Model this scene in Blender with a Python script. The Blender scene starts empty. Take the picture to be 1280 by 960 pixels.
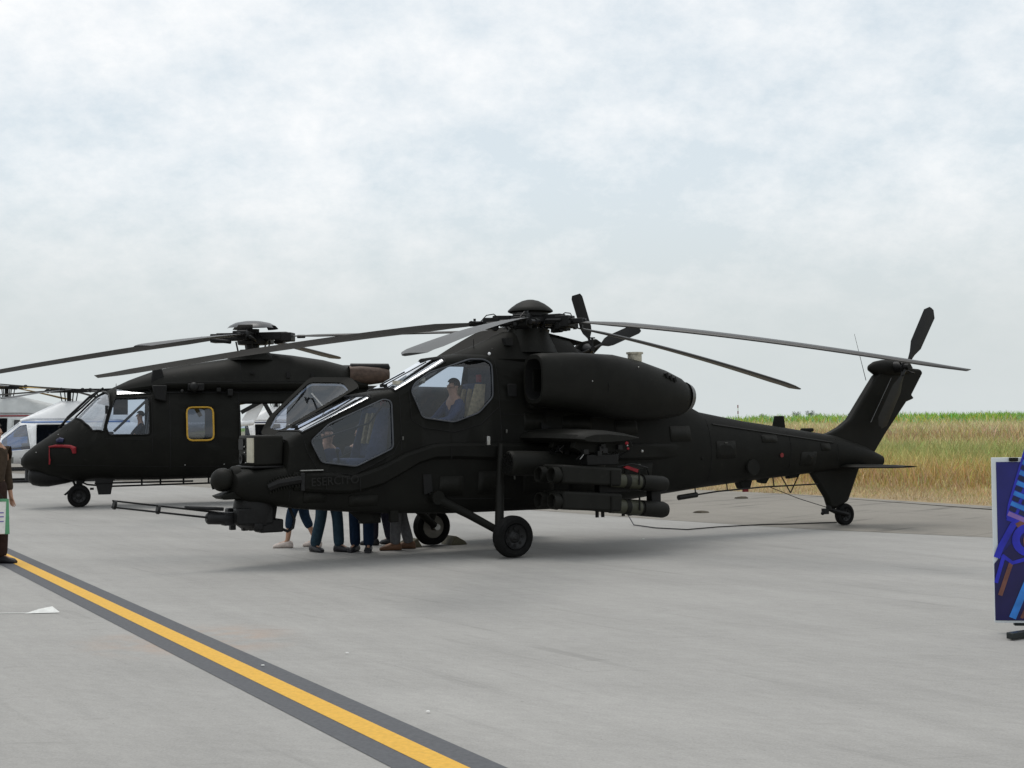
import bpy, bmesh, math, random
import numpy as np
from mathutils import Vector, Matrix, Quaternion
R = math.radians
random.seed(7); rng = np.random.default_rng(7)
scn = bpy.context.scene
col = scn.collection

# ------------------------------------------------------------------ camera
CAMZ, PITCH, ROLL, FPX = 1.7074, .031, .0111, 1641.05
cd = bpy.data.cameras.new('camera'); cam = bpy.data.objects.new('camera', cd); col.objects.link(cam)
cd.sensor_width = 36; cd.lens = FPX / 1280 * 36; cd.clip_start = .1; cd.clip_end = 6000
cam.matrix_world = Matrix.Translation((0, 0, CAMZ)) @ Matrix.Rotation(PITCH, 4, 'X') @ Matrix.Rotation(R(90), 4, 'X') @ Matrix.Rotation(-ROLL, 4, 'Z')
scn.camera = cam

# ------------------------------------------------------------------ sky, sun, exposure
SUN_DIR = Vector((-.16, .30, 1.0)).normalized()          # towards the sun
w = bpy.data.worlds.new('World'); scn.world = w; w.use_nodes = True
nt = w.node_tree; nt.nodes.clear(); L = nt.links.new
def wn(t, **k):
    n = nt.nodes.new(t)
    for a, b in k.items(): setattr(n, a, b)
    return n
out = wn('ShaderNodeOutputWorld'); bg = wn('ShaderNodeBackground')
sky = wn('ShaderNodeTexSky', sky_type='NISHITA', sun_disc=False)
sky.sun_elevation = math.asin(SUN_DIR.z); sky.sun_rotation = math.atan2(SUN_DIR.x, SUN_DIR.y)
sky.air_density = 1.3; sky.dust_density = 2.5
bg.inputs['Strength'].default_value = .1
tc = wn('ShaderNodeTexCoord'); sp = wn('ShaderNodeSeparateXYZ'); L(tc.outputs['Generated'], sp.inputs[0])
def wm(op, a, b=None, c=None):
    n = wn('ShaderNodeMath', operation=op)
    for i, v in enumerate((a, b, c)):
        if v is None: continue
        if isinstance(v, (int, float)): n.inputs[i].default_value = v
        else: L(v, n.inputs[i])
    return n.outputs[0]
den = wm('ADD', wm('MAXIMUM', sp.outputs[2], 0.0), .55)
cx_ = wm('DIVIDE', sp.outputs[0], den); cy_ = wm('DIVIDE', sp.outputs[1], den)
cb = wn('ShaderNodeCombineXYZ'); L(cx_, cb.inputs[0]); L(cy_, cb.inputs[1])
def wnoise(scale, det, rough, off):
    m = wn('ShaderNodeMapping'); m.inputs['Location'].default_value = off; L(cb.outputs[0], m.inputs[0])
    n = wn('ShaderNodeTexNoise'); n.inputs['Scale'].default_value = scale; n.inputs['Detail'].default_value = det
    n.inputs['Roughness'].default_value = rough; L(m.outputs[0], n.inputs['Vector']); return n.outputs['Fac']
n1 = wnoise(3.0, 7, .58, (3.1, 1.7, 0)); n2 = wnoise(13, 9, .68, (0.4, 5.2, 0))
n0 = wnoise(.9, 3, .5, (7.3, 2.6, 0))
mx = wm('ADD', wm('MULTIPLY', n0, .32), wm('ADD', wm('MULTIPLY', n1, .40), wm('MULTIPLY', n2, .28)))
rp = wn('ShaderNodeValToRGB'); L(mx, rp.inputs[0])
rp.color_ramp.elements[0].position = .425; rp.color_ramp.elements[0].color = (.0, .0, .0, 1)
rp.color_ramp.elements[1].position = .575; rp.color_ramp.elements[1].color = (1, 1, 1, 1)
# cloud brightness (before the .1 background strength) and thin veil everywhere
veil = wn('ShaderNodeMix', data_type='RGBA'); L(sky.outputs[0], veil.inputs[6])
veil.inputs[0].default_value = .78; veil.inputs[7].default_value = (8.3, 9.1, 9.6, 1)
mixc = wn('ShaderNodeMix', data_type='RGBA'); L(rp.outputs[0], mixc.inputs[0])
L(veil.outputs[2], mixc.inputs[6]); mixc.inputs[7].default_value = (10.4, 10.5, 10.6, 1)
# towards the horizon the cloud sheet thickens to an even pale grey
hz = wn('ShaderNodeMapRange'); L(sp.outputs[2], hz.inputs[0]); hz.interpolation_type = 'SMOOTHSTEP'; hz.inputs[1].default_value = .03; hz.inputs[2].default_value = .20
hz.inputs[3].default_value = .93; hz.inputs[4].default_value = 0
hm = wn('ShaderNodeMix', data_type='RGBA'); L(hz.outputs[0], hm.inputs[0]); L(mixc.outputs[2], hm.inputs[6])
hm.inputs[7].default_value = (6.7, 7.2, 7.25, 1)
L(hm.outputs[2], bg.inputs['Color']); L(bg.outputs[0], out.inputs[0])
sd = bpy.data.lights.new('sun', 'SUN'); sd.energy = 1.25; sd.angle = R(28); sd.color = (1, .97, .92)
so = bpy.data.objects.new('sun', sd); col.objects.link(so); so.rotation_euler = SUN_DIR.to_track_quat('Z', 'Y').to_euler()
scn.view_settings.view_transform = 'Standard'; scn.view_settings.look = 'None'; scn.view_settings.gamma = 1
scn.view_settings.exposure = -.05

# ------------------------------------------------------------------ materials
MATS = {}
def mat(name, color, rough=.6, metal=0, spec=.35, var=.25, scale=6, bump=0, bscale=60, coord='Object', stretch=None, wear=None):
    if name in MATS: return MATS[name]
    m = bpy.data.materials.new(name); m.use_nodes = True; MATS[name] = m
    t = m.node_tree; b = t.nodes['Principled BSDF']; k = t.links.new
    b.inputs['Roughness'].default_value = rough; b.inputs['Metallic'].default_value = metal
    b.inputs['Specular IOR Level'].default_value = spec
    co = t.nodes.new('ShaderNodeTexCoord'); mp = t.nodes.new('ShaderNodeMapping'); k(co.outputs[coord], mp.inputs[0])
    if stretch: mp.inputs['Scale'].default_value = stretch
    no = t.nodes.new('ShaderNodeTexNoise'); no.inputs['Scale'].default_value = scale; no.inputs['Detail'].default_value = 6
    k(mp.outputs[0], no.inputs['Vector'])
    r = t.nodes.new('ShaderNodeValToRGB'); k(no.outputs['Fac'], r.inputs[0])
    c = Vector(color[:3]); lo = c * (1 - var); hi = c * (1 + var)
    r.color_ramp.elements[0].position = .3; r.color_ramp.elements[1].position = .7
    r.color_ramp.elements[0].color = (*lo, 1); r.color_ramp.elements[1].color = (*hi, 1)
    last = r.outputs[0]
    if wear:
        n3 = t.nodes.new('ShaderNodeTexNoise'); n3.inputs['Scale'].default_value = wear[1]; n3.inputs['Detail'].default_value = 8
        n3.inputs['Roughness'].default_value = .7; k(mp.outputs[0], n3.inputs['Vector'])
        r3 = t.nodes.new('ShaderNodeMapRange'); k(n3.outputs['Fac'], r3.inputs[0]); r3.inputs[1].default_value = wear[2]; r3.inputs[2].default_value = wear[2] + .12
        mi = t.nodes.new('ShaderNodeMix'); mi.data_type = 'RGBA'; k(r3.outputs[0], mi.inputs[0]); k(last, mi.inputs[6]); mi.inputs[7].default_value = (*wear[0], 1)
        last = mi.outputs[2]
    k(last, b.inputs['Base Color'])
    if bump:
        n4 = t.nodes.new('ShaderNodeTexNoise'); n4.inputs['Scale'].default_value = bscale; n4.inputs['Detail'].default_value = 4
        k(mp.outputs[0], n4.inputs['Vector']); bu = t.nodes.new('ShaderNodeBump'); bu.inputs['Strength'].default_value = bump
        bu.inputs['Distance'].default_value = .01; k(n4.outputs['Fac'], bu.inputs['Height']); k(bu.outputs[0], b.inputs['Normal'])
    return m
def glassmat(name, tint=(.75, .8, .82), refl=1.6, rough=.02, base=.03):
    m = bpy.data.materials.new(name); m.use_nodes = True; MATS[name] = m
    t = m.node_tree; t.nodes.clear(); k = t.links.new
    o = t.nodes.new('ShaderNodeOutputMaterial'); mx_ = t.nodes.new('ShaderNodeMixShader')
    tr = t.nodes.new('ShaderNodeBsdfTransparent'); tr.inputs[0].default_value = (*tint, 1)
    gl = t.nodes.new('ShaderNodeBsdfGlossy'); gl.inputs['Roughness'].default_value = rough; gl.inputs[0].default_value = (.95, .97, 1, 1)
    lw = t.nodes.new('ShaderNodeLayerWeight'); lw.inputs[0].default_value = .5
    fr = t.nodes.new('ShaderNodeMath'); fr.operation = 'POWER'; fr.inputs[1].default_value = 4; k(lw.outputs['Facing'], fr.inputs[0])
    ad = t.nodes.new('ShaderNodeMath'); ad.operation = 'MULTIPLY_ADD'; ad.inputs[1].default_value = refl; ad.inputs[2].default_value = base; ad.use_clamp = True
    k(fr.outputs[0], ad.inputs[0]); k(ad.outputs[0], mx_.inputs[0]); k(tr.outputs[0], mx_.inputs[1]); k(gl.outputs[0], mx_.inputs[2]); k(mx_.outputs[0], o.inputs[0])
    return m
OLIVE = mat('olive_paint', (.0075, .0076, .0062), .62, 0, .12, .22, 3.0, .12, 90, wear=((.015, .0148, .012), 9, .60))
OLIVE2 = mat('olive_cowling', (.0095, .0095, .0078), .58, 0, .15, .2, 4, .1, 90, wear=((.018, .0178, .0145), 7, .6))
BLACK = mat('black_metal', (.006, .006, .006), .5, .1, .25, .3, 20, .1)
DKGREY = mat('dark_grey_metal', (.015, .015, .0155), .45, .3, .3, .3, 15, .1)
STEEL = mat('bare_steel', (.35, .35, .34), .3, .9, .5, .2, 30)
RUBBER = mat('tyre_rubber', (.007, .007, .007), .85, 0, .15, .3, 20, .3, 120)
BLADE = mat('rotor_blade_grey', (.026, .026, .025), .42, 0, .3, .15, 8, .05, 60)
BLADED = mat('rotor_blade_dark', (.010, .010, .010), .45, 0, .25, .2, 8)
INTER = mat('cockpit_trim', (.022, .025, .032), .7, 0, .2, .3, 20)
SEATB = mat('seat_blue_grey', (.06, .075, .12), .85, 0, .2, .25, 25)
SEATT = mat('seat_tan_harness', (.30, .24, .14), .8, 0, .2, .3, 20)
SEATY = mat('seat_yellow_cushion', (.33, .21, .06), .8, 0, .2, .2, 20)
RED = mat('red_tag', (.20, .010, .016), .6, 0, .3, .2, 20)
YEL = mat('yellow_rescue_edge', (.46, .27, .03), .55, 0, .3, .15, 20)
BROWNM = mat('exhaust_brown', (.075, .05, .038), .5, .3, .4, .3, 12)
PALE = mat('pale_alloy', (.45, .42, .34), .4, .3, .4, .3, 25)
TUBEG = mat('launch_tube_green', (.04, .041, .026), .5, 0, .35, .2, 10)
WHITEP = mat('white_aircraft_paint', (.84, .85, .86), .35, 0, .5, .06, 4)
BLUEP = mat('blue_aircraft_paint', (.05, .14, .36), .35, 0, .5, .15, 5)
GREYP = mat('pale_grey_aircraft_paint', (.52, .54, .54), .45, 0, .4, .08, 4)
SEAL = mat('window_seal_grey', (.07, .075, .085), .5)
NAVY = mat('navy_trim', (.012, .016, .06), .5)
GLASS = glassmat('cockpit_glass', (.76, .81, .88), .9, .02, .045)
WSGLASS = glassmat('windscreen_glass', (.62, .66, .7), 1.0, .03, .30)
BLUEGL = glassmat('blue_tinted_glass', (.20, .45, .80), .9, .03, .18)

# ------------------------------------------------------------------ helpers
def tag(o, label=None, cat=None, group=None, kind=None):
    if label: o['label'] = label
    if cat: o['category'] = cat
    if group: o['group'] = group
    if kind: o['kind'] = kind
    return o
def empty(name, loc, rz=0, **k):
    o = bpy.data.objects.new(name, None); col.objects.link(o); o.location = loc; o.rotation_euler = (0, 0, rz); o.empty_display_size = .2
    return tag(o, **k)
SPLIT = {'launcher_rack', 'launcher_cable', 'door_winch', 'control_stick', 'cockpit_bulkhead', 'cockpit_floor', 'instrument_panel', 'eye', 'wheel_bolt',
         'belly_blister', 'cowling_vent', 'aerial_brace', 'grip_bolt', 'cabin_partition', 'hub_rod', 'wiper', 'belly_step', 'bag_print', 'gun_receiver',
         'red_cap', 'pin_handle', 'tail_pitch_link', 'upper_aerial', 'cabin_floor_and_dark_panel', 'gun_housing', 'round_hatch', 'step_rail', 'cockpit_brace', 'steel_foot', 'roof_sensor', 'wire_cutter'}
def islands(bm):
    seen, out_ = set(), []
    for f in bm.faces:
        if f in seen: continue
        st, grp = [f], []; seen.add(f)
        while st:
            g = st.pop(); grp.append(g)
            for v in g.verts:
                for h in v.link_faces:
                    if h not in seen: seen.add(h); st.append(h)
        out_.append(grp)
    return out_
def obj(name, bm, m, parent=None, smooth=38, bevel=0, **k):
    if name in SPLIT:
        isl = islands(bm)
        if len(isl) > 1:
            res_ = []
            for grp in isl:
                b2_ = bmesh.new(); mp_ = {}
                for f in grp:
                    for v in f.verts:
                        if v not in mp_: mp_[v] = b2_.verts.new(v.co)
                for f in grp: b2_.faces.new([mp_[v] for v in f.verts])
                res_.append(_obj(name, b2_, m, parent, smooth, bevel, **k))
            bm.free(); return res_[0]
    return _obj(name, bm, m, parent, smooth, bevel, **k)
def _obj(name, bm, m, parent=None, smooth=38, bevel=0, **k):
    bmesh.ops.recalc_face_normals(bm, faces=bm.faces)
    me = bpy.data.meshes.new(name); bm.to_mesh(me); bm.free()
    me.materials.append(m)
    if smooth: me.shade_smooth(); me.set_sharp_from_angle(angle=R(smooth))
    o = bpy.data.objects.new(name, me); col.objects.link(o); o.parent = parent
    if bevel:
        b = o.modifiers.new('bevel', 'BEVEL'); b.width = bevel; b.segments = 2; b.limit_method = 'ANGLE'; b.angle_limit = R(40)
    return tag(o, **k)
def NB(): return bmesh.new()
def box(bm, c, s, rot=None, taper=None):
    v = []
    for z in (-1, 1):
        for x, y in ((-1, -1), (1, -1), (1, 1), (-1, 1)):
            t = taper if (taper and z > 0) else 1
            p = Vector((x * s[0] / 2 * t, y * s[1] / 2 * t, z * s[2] / 2))
            if rot is not None: p = rot @ p
            v.append(bm.verts.new(Vector(c) + p))
    for f in ((0, 3, 2, 1), (4, 5, 6, 7), (0, 1, 5, 4), (1, 2, 6, 5), (2, 3, 7, 6), (3, 0, 4, 7)):
        bm.faces.new([v[i] for i in f])
    return bm
def basis(d):
    d = d.normalized(); a = Vector((0, 0, 1)) if abs(d.z) < .9 else Vector((1, 0, 0))
    u = d.cross(a).normalized(); return u, d.cross(u).normalized()
def tube(bm, pts, r, n=8, caps=True):
    pts = [Vector(p) for p in pts]; rs = r if isinstance(r, (list, tuple)) else [r] * len(pts)
    rings = []
    for i, p in enumerate(pts):
        d = (pts[min(i + 1, len(pts) - 1)] - pts[max(i - 1, 0)])
        u, v = basis(d)
        if rings and pu.dot(u) < 0: u, v = -u, -v
        pu = u
        rings.append([bm.verts.new(p + (u * math.cos(a) + v * math.sin(a)) * rs[i]) for a in [2 * math.pi * j / n for j in range(n)]])
    for a, b in zip(rings, rings[1:]):
        for j in range(n): bm.faces.new((a[j], a[(j + 1) % n], b[(j + 1) % n], b[j]))
    if caps: bm.faces.new(rings[0]); bm.faces.new(rings[-1])
    return bm
def lathe(bm, c, axis, prof, n=24, cap=True):
    """prof: (distance along axis, radius)"""
    axis = Vector(axis).normalized(); u, v = basis(axis); c = Vector(c); rings = []
    for t, r in prof:
        if r < 1e-5: rings.append([bm.verts.new(c + axis * t)])
        else: rings.append([bm.verts.new(c + axis * t + (u * math.cos(a) + v * math.sin(a)) * r) for a in [2 * math.pi * j / n for j in range(n)]])
    for a, b in zip(rings, rings[1:]):
        for j in range(n):
            q = [a[j % len(a)], a[(j + 1) % len(a)], b[(j + 1) % len(b)], b[j % len(b)]]
            q = list(dict.fromkeys(q))
            if len(q) > 2:
                try: bm.faces.new(q)
                except ValueError: pass
    if cap:
        for r_ in (rings[0], rings[-1]):
            if len(r_) > 2: bm.faces.new(r_)
    return bm
def prism(bm, poly, d0, d1, plane='XZ', scale1=1.0):
    """polygon in a plane, extruded from d0 to d1 along the third axis"""
    cxp = sum(p[0] for p in poly) / len(poly); cyp = sum(p[1] for p in poly) / len(poly)
    def P(a, b, d):
        return {'XZ': (a, d, b), 'XY': (a, b, d), 'YZ': (d, a, b)}[plane]
    A_ = [bm.verts.new(P(p[0], p[1], d0)) for p in poly]
    B_ = [bm.verts.new(P(cxp + (p[0] - cxp) * scale1, cyp + (p[1] - cyp) * scale1, d1)) for p in poly]
    bm.faces.new(A_); bm.faces.new(B_[::-1]); n = len(poly)
    for i in range(n): bm.faces.new((A_[i], A_[(i + 1) % n], B_[(i + 1) % n], B_[i]))
    return bm
def loft(bm, rings, caps=True):
    V_ = [[bm.verts.new(p) for p in r] for r in rings]; n = len(V_[0])
    for a, b in zip(V_, V_[1:]):
        for j in range(n): bm.faces.new((a[j], a[(j + 1) % n], b[(j + 1) % n], b[j]))
    if caps: bm.faces.new(V_[0]); bm.faces.new(V_[-1])
    return bm
def ball(bm, c, r, s=(1, 1, 1), seg=16):
    m = Matrix.Translation(c) @ Matrix.Diagonal((*[r * q for q in s], 1))
    bmesh.ops.create_uvsphere(bm, u_segments=seg, v_segments=seg // 2 + 2, radius=1, matrix=m); return bm
def copy_tree(o, parent=None):
    c = o.copy(); col.objects.link(c); c.parent = parent
    for ch in list(o.children): copy_tree(ch, c)
    return c

# ------------------------------------------------------------------ ground
def edge_x(y):  # x of the field edge at depth y
    P = [(-60, 40), (8, 15.5), (19, 13.2), (26, 9.5), (29.3, 7.8), (32.6, 5.4), (36, 2.4), (45, -5), (70, -24), (140, -75), (3000, -1800)]
    for a, b in zip(P, P[1:]):
        if y <= b[0]: return a[1] + (b[1] - a[1]) * (y - a[0]) / (b[0] - a[0])
    return P[-1][1]
def ground_mat(name, base, kind):
    m = bpy.data.materials.new(name); m.use_nodes = True; t = m.node_tree; b = t.nodes['Principled BSDF']; k = t.links.new
    b.inputs['Roughness'].default_value = .88; b.inputs['Specular IOR Level'].default_value = .25
    co = t.nodes.new('ShaderNodeTexCoord')
    def nz(sc, det, stretch=(1, 1, 1), rot=0, rough=.6):
        m0 = t.nodes.new('ShaderNodeMapping'); m0.inputs['Rotation'].default_value = (0, 0, rot); k(co.outputs['Object'], m0.inputs[0])
        mp = t.nodes.new('ShaderNodeMapping'); mp.inputs['Scale'].default_value = stretch; k(m0.outputs[0], mp.inputs[0]); n = t.nodes.new('ShaderNodeTexNoise'); n.inputs['Scale'].default_value = sc
        n.inputs['Detail'].default_value = det; n.inputs['Roughness'].default_value = rough; k(mp.outputs[0], n.inputs['Vector']); return n.outputs['Fac']
    def mr(f, a, b_, c, d):
        n = t.nodes.new('ShaderNodeMapRange'); k(f, n.inputs[0])
        for i, v in enumerate((a, b_, c, d)): n.inputs[i + 1].default_value = v
        return n.outputs[0]
    def mul(a, b_):
        n = t.nodes.new('ShaderNodeMath'); n.operation = 'MULTIPLY'; k(a, n.inputs[0]); k(b_, n.inputs[1]); return n.outputs[0]
    f = mr(nz(.22, 6), .3, .7, .93, 1.06)
    f = mul(f, mr(nz(2.2, 7, (.10, 1, 1), R(60), .65), .3, .7, .93, 1.06))      # broom / drag streaks along the taxi line
    f = mul(f, mr(nz(1.1, 7, (.16, 1, 1), R(12), .65), .35, .7, 1.03, .93))     # tyre smears across
    f = mul(f, mr(nz(5, 5, (.06, 1, 1), R(54), .6), .60, .72, 1.0, .86))        # thin dark streaks
    f = mul(f, mr(nz(7, 6, (.12, 1, 1), R(-8), .6), .62, .74, 1.0, .87))
    f = mul(f, mr(nz(14, 8, (.45, 1, 1), R(35), .8), .3, .7, .90, 1.09))
    f = mul(f, mr(nz(60, 5, rough=.75), .3, .7, .86, 1.12))
    f = mul(f, mr(nz(16, 6, rough=.72), .655, .70, 1, .60))                     # small dark chips
    if kind == 'asphalt': f = mul(f, mr(nz(2.2, 5, (.12, 1, 1), R(-44)), .56, .66, 1.0, .62))
    vm = t.nodes.new('ShaderNodeVectorMath'); vm.operation = 'SCALE'; vm.inputs[0].default_value = base; k(f, vm.inputs['Scale'])
    last = vm.outputs[0]
    if kind == 'concrete':   # rusty stain near the line
        st = t.nodes.new('ShaderNodeVectorMath'); st.operation = 'DISTANCE'; k(co.outputs['Object'], st.inputs[0]); st.inputs[1].default_value = (-2.62, 10.65, 0)
        s1 = mr(st.outputs['Value'], .1, 1.0, .55, 0); s1 = mul(s1, mr(nz(2.2, 5), .42, .62, 0, 1))
        mi = t.nodes.new('ShaderNodeMix'); mi.data_type = 'RGBA'; k(s1, mi.inputs[0]); k(last, mi.inputs[6]); mi.inputs[7].default_value = (.42, .26, .17, 1); last = mi.outputs[2]
    k(last, b.inputs['Base Color'])
    bu = t.nodes.new('ShaderNodeBump'); bu.inputs['Strength'].default_value = .35; bu.inputs['Distance'].default_value = .006
    k(nz(70, 4), bu.inputs['Height']); k(bu.outputs[0], b.inputs['Normal'])
    return m
CONC = ground_mat('concrete', (.330, .322, .306), 'concrete')
ASPH = ground_mat('asphalt', (.235, .218, .19), 'asphalt')
def sheet(name, pts, z, m, **k):
    bm = NB(); bm.faces.new([bm.verts.new((x, y, z)) for x, y in pts]); bmesh.ops.triangulate(bm, faces=bm.faces)
    return obj(name, bm, m, None, 0, **k)
SOIL = mat('dry_soil', (.22, .17, .09), .9, 0, .1, .3, .5)
sheet('ground', [(-4000, -500), (4000, -500), (4000, 5000), (-4000, 5000)], -.02, SOIL, kind='structure')
ys = [-60, 8, 19, 26, 29.3, 32.6, 36, 45, 70, 140, 600]
sheet('apron', [(-700, -60)] + [(edge_x(y) + 1.5, y) for y in ys] + [(-700, 600)], 0, CONC, kind='structure')
# darker asphalt shoulder between the concrete and the field
inner = [(16, 9.5), (9.2, 16.4), (6.91, 19.03), (4.65, 20.9), (2.27, 23.65), (.2, 26.5), (-3, 31.5), (-9, 38), (-22, 55), (-70, 120)]
yo = [120, 70, 45, 36, 32.6, 29.3, 26, 19, 9.5]
sheet('asphalt_shoulder', inner + [(edge_x(y) + .3, y) for y in yo], .003, ASPH, kind='structure')
# taxi line: dark border band and yellow stripe
LA, LB_ = Vector((-6.64, 17.42)), Vector((-.35, 6.63)); LD = (LB_ - LA)
cl = [tuple(LA + LD * t) for t in (-1.0, -.5, 0, .25, .5, .75, 1, 1.3, 1.8)]
def band(w, z, name, m):
    l_, r_ = [], []
    for i, p in enumerate(cl):
        a = Vector(cl[max(0, i - 1)]); b = Vector(cl[min(len(cl) - 1, i + 1)]); d = (b - a).normalized(); n = Vector((-d.y, d.x))
        l_.append((p[0] + n.x * w / 2, p[1] + n.y * w / 2)); r_.append((p[0] - n.x * w / 2, p[1] - n.y * w / 2))
    bm = NB(); A_ = [bm.verts.new((x, y, z)) for x, y in l_]; B_ = [bm.verts.new((x, y, z)) for x, y in r_]
    for i in range(len(cl) - 1): bm.faces.new((A_[i], A_[i + 1], B_[i + 1], B_[i]))
    obj(name, bm, m, None, 0, kind='structure')
band(.485, .003, 'line_border_paint', mat('border_paint', (.105, .108, .115), .8, 0, .2, .12, 30, .2, 90, wear=((.19, .19, .19), 40, .66)))
band(.162, .005, 'yellow_taxi_line', mat('yellow_road_paint', (.66, .38, .055), .7, 0, .3, .10, 30, .2, 90, wear=((.42, .30, .12), 45, .64)))

# ---------------- field: rising ground, dry grass, green crop
def tz(t): # height against distance from the apron edge
    P = [(0, 0), (2, .03), (8, .12), (20, .35), (40, .8), (58, 1.15), (90, 1.3), (400, 1.6), (3000, 2)]
    for a, b in zip(P, P[1:]):
        if t <= b[0]: return a[1] + (b[1] - a[1]) * (t - a[0]) / (b[0] - a[0])
    return 2
FD = Vector((.62, .785)).normalized(); FE = Vector((-.785, .62)).normalized()   # into the field, along its edge
def field_t(x, y): return (x - edge_x(y)) * .70
BANDS = [(0, (.40, .31, .19), .10), (2.6, (.40, .31, .17), .20), (4.0, (.33, .215, .085), .62), (6.0, (.42, .33, .15), .70), (9, (.36, .33, .14), .72), (15, (.28, .29, .12), .7), (22, (.42, .37, .19), .7),
         (30, (.30, .215, .115), .72), (38, (.43, .37, .22), .75), (54, (.43, .37, .22), .75), (57, (.20, .33, .06), 1.15), (400, (.20, .33, .06), 1.1)]
def bandcol(t):
    for a, b in zip(BANDS, BANDS[1:]):
        if t <= b[0]:
            q = max(0, min(1, (t - a[0]) / (b[0] - a[0]) * 1.5 - .25)); return [a[1][i] + (b[1][i] - a[1][i]) * q for i in range(3)], a[2] + (b[2] - a[2]) * q
    return BANDS[-1][1], BANDS[-1][2]
def vcol_mat(name, rough=.85, scale=1.0, trans=True):
    m = bpy.data.materials.new(name); m.use_nodes = True; t = m.node_tree; b = t.nodes['Principled BSDF']; k = t.links.new
    a = t.nodes.new('ShaderNodeVertexColor'); a.layer_name = 'col'; k(a.outputs[0], b.inputs['Base Color'])
    b.inputs['Roughness'].default_value = rough; b.inputs['Specular IOR Level'].default_value = .1
    return m
bm = NB(); cl_ = bm.loops.layers.float_color.new('col')
tys = [8, 14, 19, 23, 26, 29.3, 32.6, 36, 40, 45, 52, 60, 70, 85, 110, 140, 200, 320, 600]
tts = [-.3, .6, 2, 4, 6, 8, 11, 15, 20, 25, 30, 35, 40, 48, 58, 75, 100, 160, 300, 900]
G = [[bm.verts.new((edge_x(y) + t / .70 + (random.uniform(-.35, .35) if abs(t) < 1 else 0), y, ((tz(t) + .02) if t > 0 else -.012))) for t in tts] for y in tys]
for i in range(len(tys) - 1):
    for j in range(len(tts) - 1):
        f = bm.faces.new((G[i][j], G[i][j + 1], G[i + 1][j + 1], G[i + 1][j]))
        for lo_, t in zip(f.loops, (tts[j], tts[j + 1], tts[j + 1], tts[j])):
            c_, _ = bandcol(t); lo_[cl_] = (c_[0] * .75, c_[1] * .75, c_[2] * .75, 1)
VM = vcol_mat('field_vegetation')
obj('field_ground', bm, VM, None, 60, kind='structure')
def blades(name, N, tr, yr, hscale, wr, label, cat=None):
    y = yr[0] + (yr[1] - yr[0]) * rng.random(N); t = tr[0] + (tr[1] - tr[0]) * rng.random(N) ** 1.0
    ex = np.interp(y, [-60, 8, 19, 26, 29.3, 32.6, 36, 45, 70, 140, 3000], [40, 15.5, 13.2, 9.5, 7.8, 5.4, 2.4, -5, -24, -75, -1800])
    x = ex + t / .70
    ok = (x > -.0 * y - 3) & (x < .62 * y + 6) & (np.hypot(x, y) < 150)
    x, y, t = x[ok], y[ok], t[ok]; n = len(x)
    z = np.interp(t, [0, 2, 8, 20, 40, 58, 90, 400], [0, .03, .12, .35, .8, 1.15, 1.3, 1.6])
    bt = np.array([b[0] for b in BANDS]); H = np.interp(t + rng.normal(0, .4, n), bt, [b[2] for b in BANDS])
    C = np.stack([np.interp(t + rng.normal(0, 1, n) * (1.0 + t * .05), bt, [b[1][i] for b in BANDS]) for i in range(3)], 1)
    patch = np.sin(x * .9 + np.sin(y * .6) * 2) * np.cos(y * .7 + np.sin(x * .35) * 2)
    H = H * hscale * (1 + .14 * patch) * rng.uniform(.55, 1.12, n)
    C = C * [1.44, 1.42, 1.38] * (1 + .13 * patch)[:, None] * rng.uniform(.68, 1.3, n)[:, None]
    g = rng.random(n) < .14; C[g] = C[g] * [.75, 1.08, .8]
    d = np.hypot(x, y); W = wr * (d / 30) ** .8 * rng.uniform(.6, 1.5, n)
    a = rng.uniform(0, np.pi, n); la = rng.uniform(0, 2 * np.pi, n); ll = H * rng.uniform(.05, .75, n)
    dx, dy = np.cos(a) * W / 2, np.sin(a) * W / 2; mx_, my_ = np.cos(la) * ll, np.sin(la) * ll
    V_ = np.zeros((n, 5, 3)); b0 = np.stack([x, y, z - .02], 1)
    V_[:, 0] = b0 + np.stack([-dx, -dy, 0 * x], 1); V_[:, 1] = b0 + np.stack([dx, dy, 0 * x], 1)
    V_[:, 2] = b0 + np.stack([dx * .9 + mx_ * .35, dy * .9 + my_ * .35, H * .6], 1); V_[:, 3] = b0 + np.stack([-dx * .9 + mx_ * .35, -dy * .9 + my_ * .35, H * .6], 1)
    V_[:, 4] = b0 + np.stack([mx_, my_, H], 1)
    i0 = (np.arange(n) * 5)[:, None]
    F_ = np.concatenate([np.concatenate([i0 + [0, 1, 2, 3]], 1).ravel()]); T_ = (i0 + [3, 2, 4]).ravel()
    me = bpy.data.meshes.new(name); me.vertices.add(n * 5); me.vertices.foreach_set('co', V_.ravel())
    lv = np.concatenate([F_, T_]).astype(np.int32); me.loops.add(len(lv)); me.loops.foreach_set('vertex_index', lv)
    ls = np.concatenate([np.arange(n) * 4, n * 4 + np.arange(n) * 3]).astype(np.int32); me.polygons.add(2 * n)
    me.polygons.foreach_set('loop_start', ls)
    me.update(calc_edges=True)
    ca = me.color_attributes.new('col', 'FLOAT_COLOR', 'POINT'); cc = np.ones((n, 5, 4)); cc[:, :, :3] = C[:, None, :]
    ca.data.foreach_set('color', np.clip(cc, 0, 1).ravel().astype(np.float32)); me.materials.append(VM)
    o = bpy.data.objects.new(name, me); col.objects.link(o); return tag(o, label, cat, kind='stuff')
blades('straw_litter', 90000, (-.1, 4.2), (15, 60), 1.0, .011, 'short pale dry straw along the edge of the asphalt', 'straw')
blades('dry_grass', 130000, (3.2, 18), (12, 75), 1.0, .013, 'tall golden brown dry grass growing beside the apron', 'grass')
blades('meadow_grass', 120000, (14, 58), (10, 120), 1.0, .016, 'mixed straw and olive meadow grass behind the dry strip', 'grass')
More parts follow.
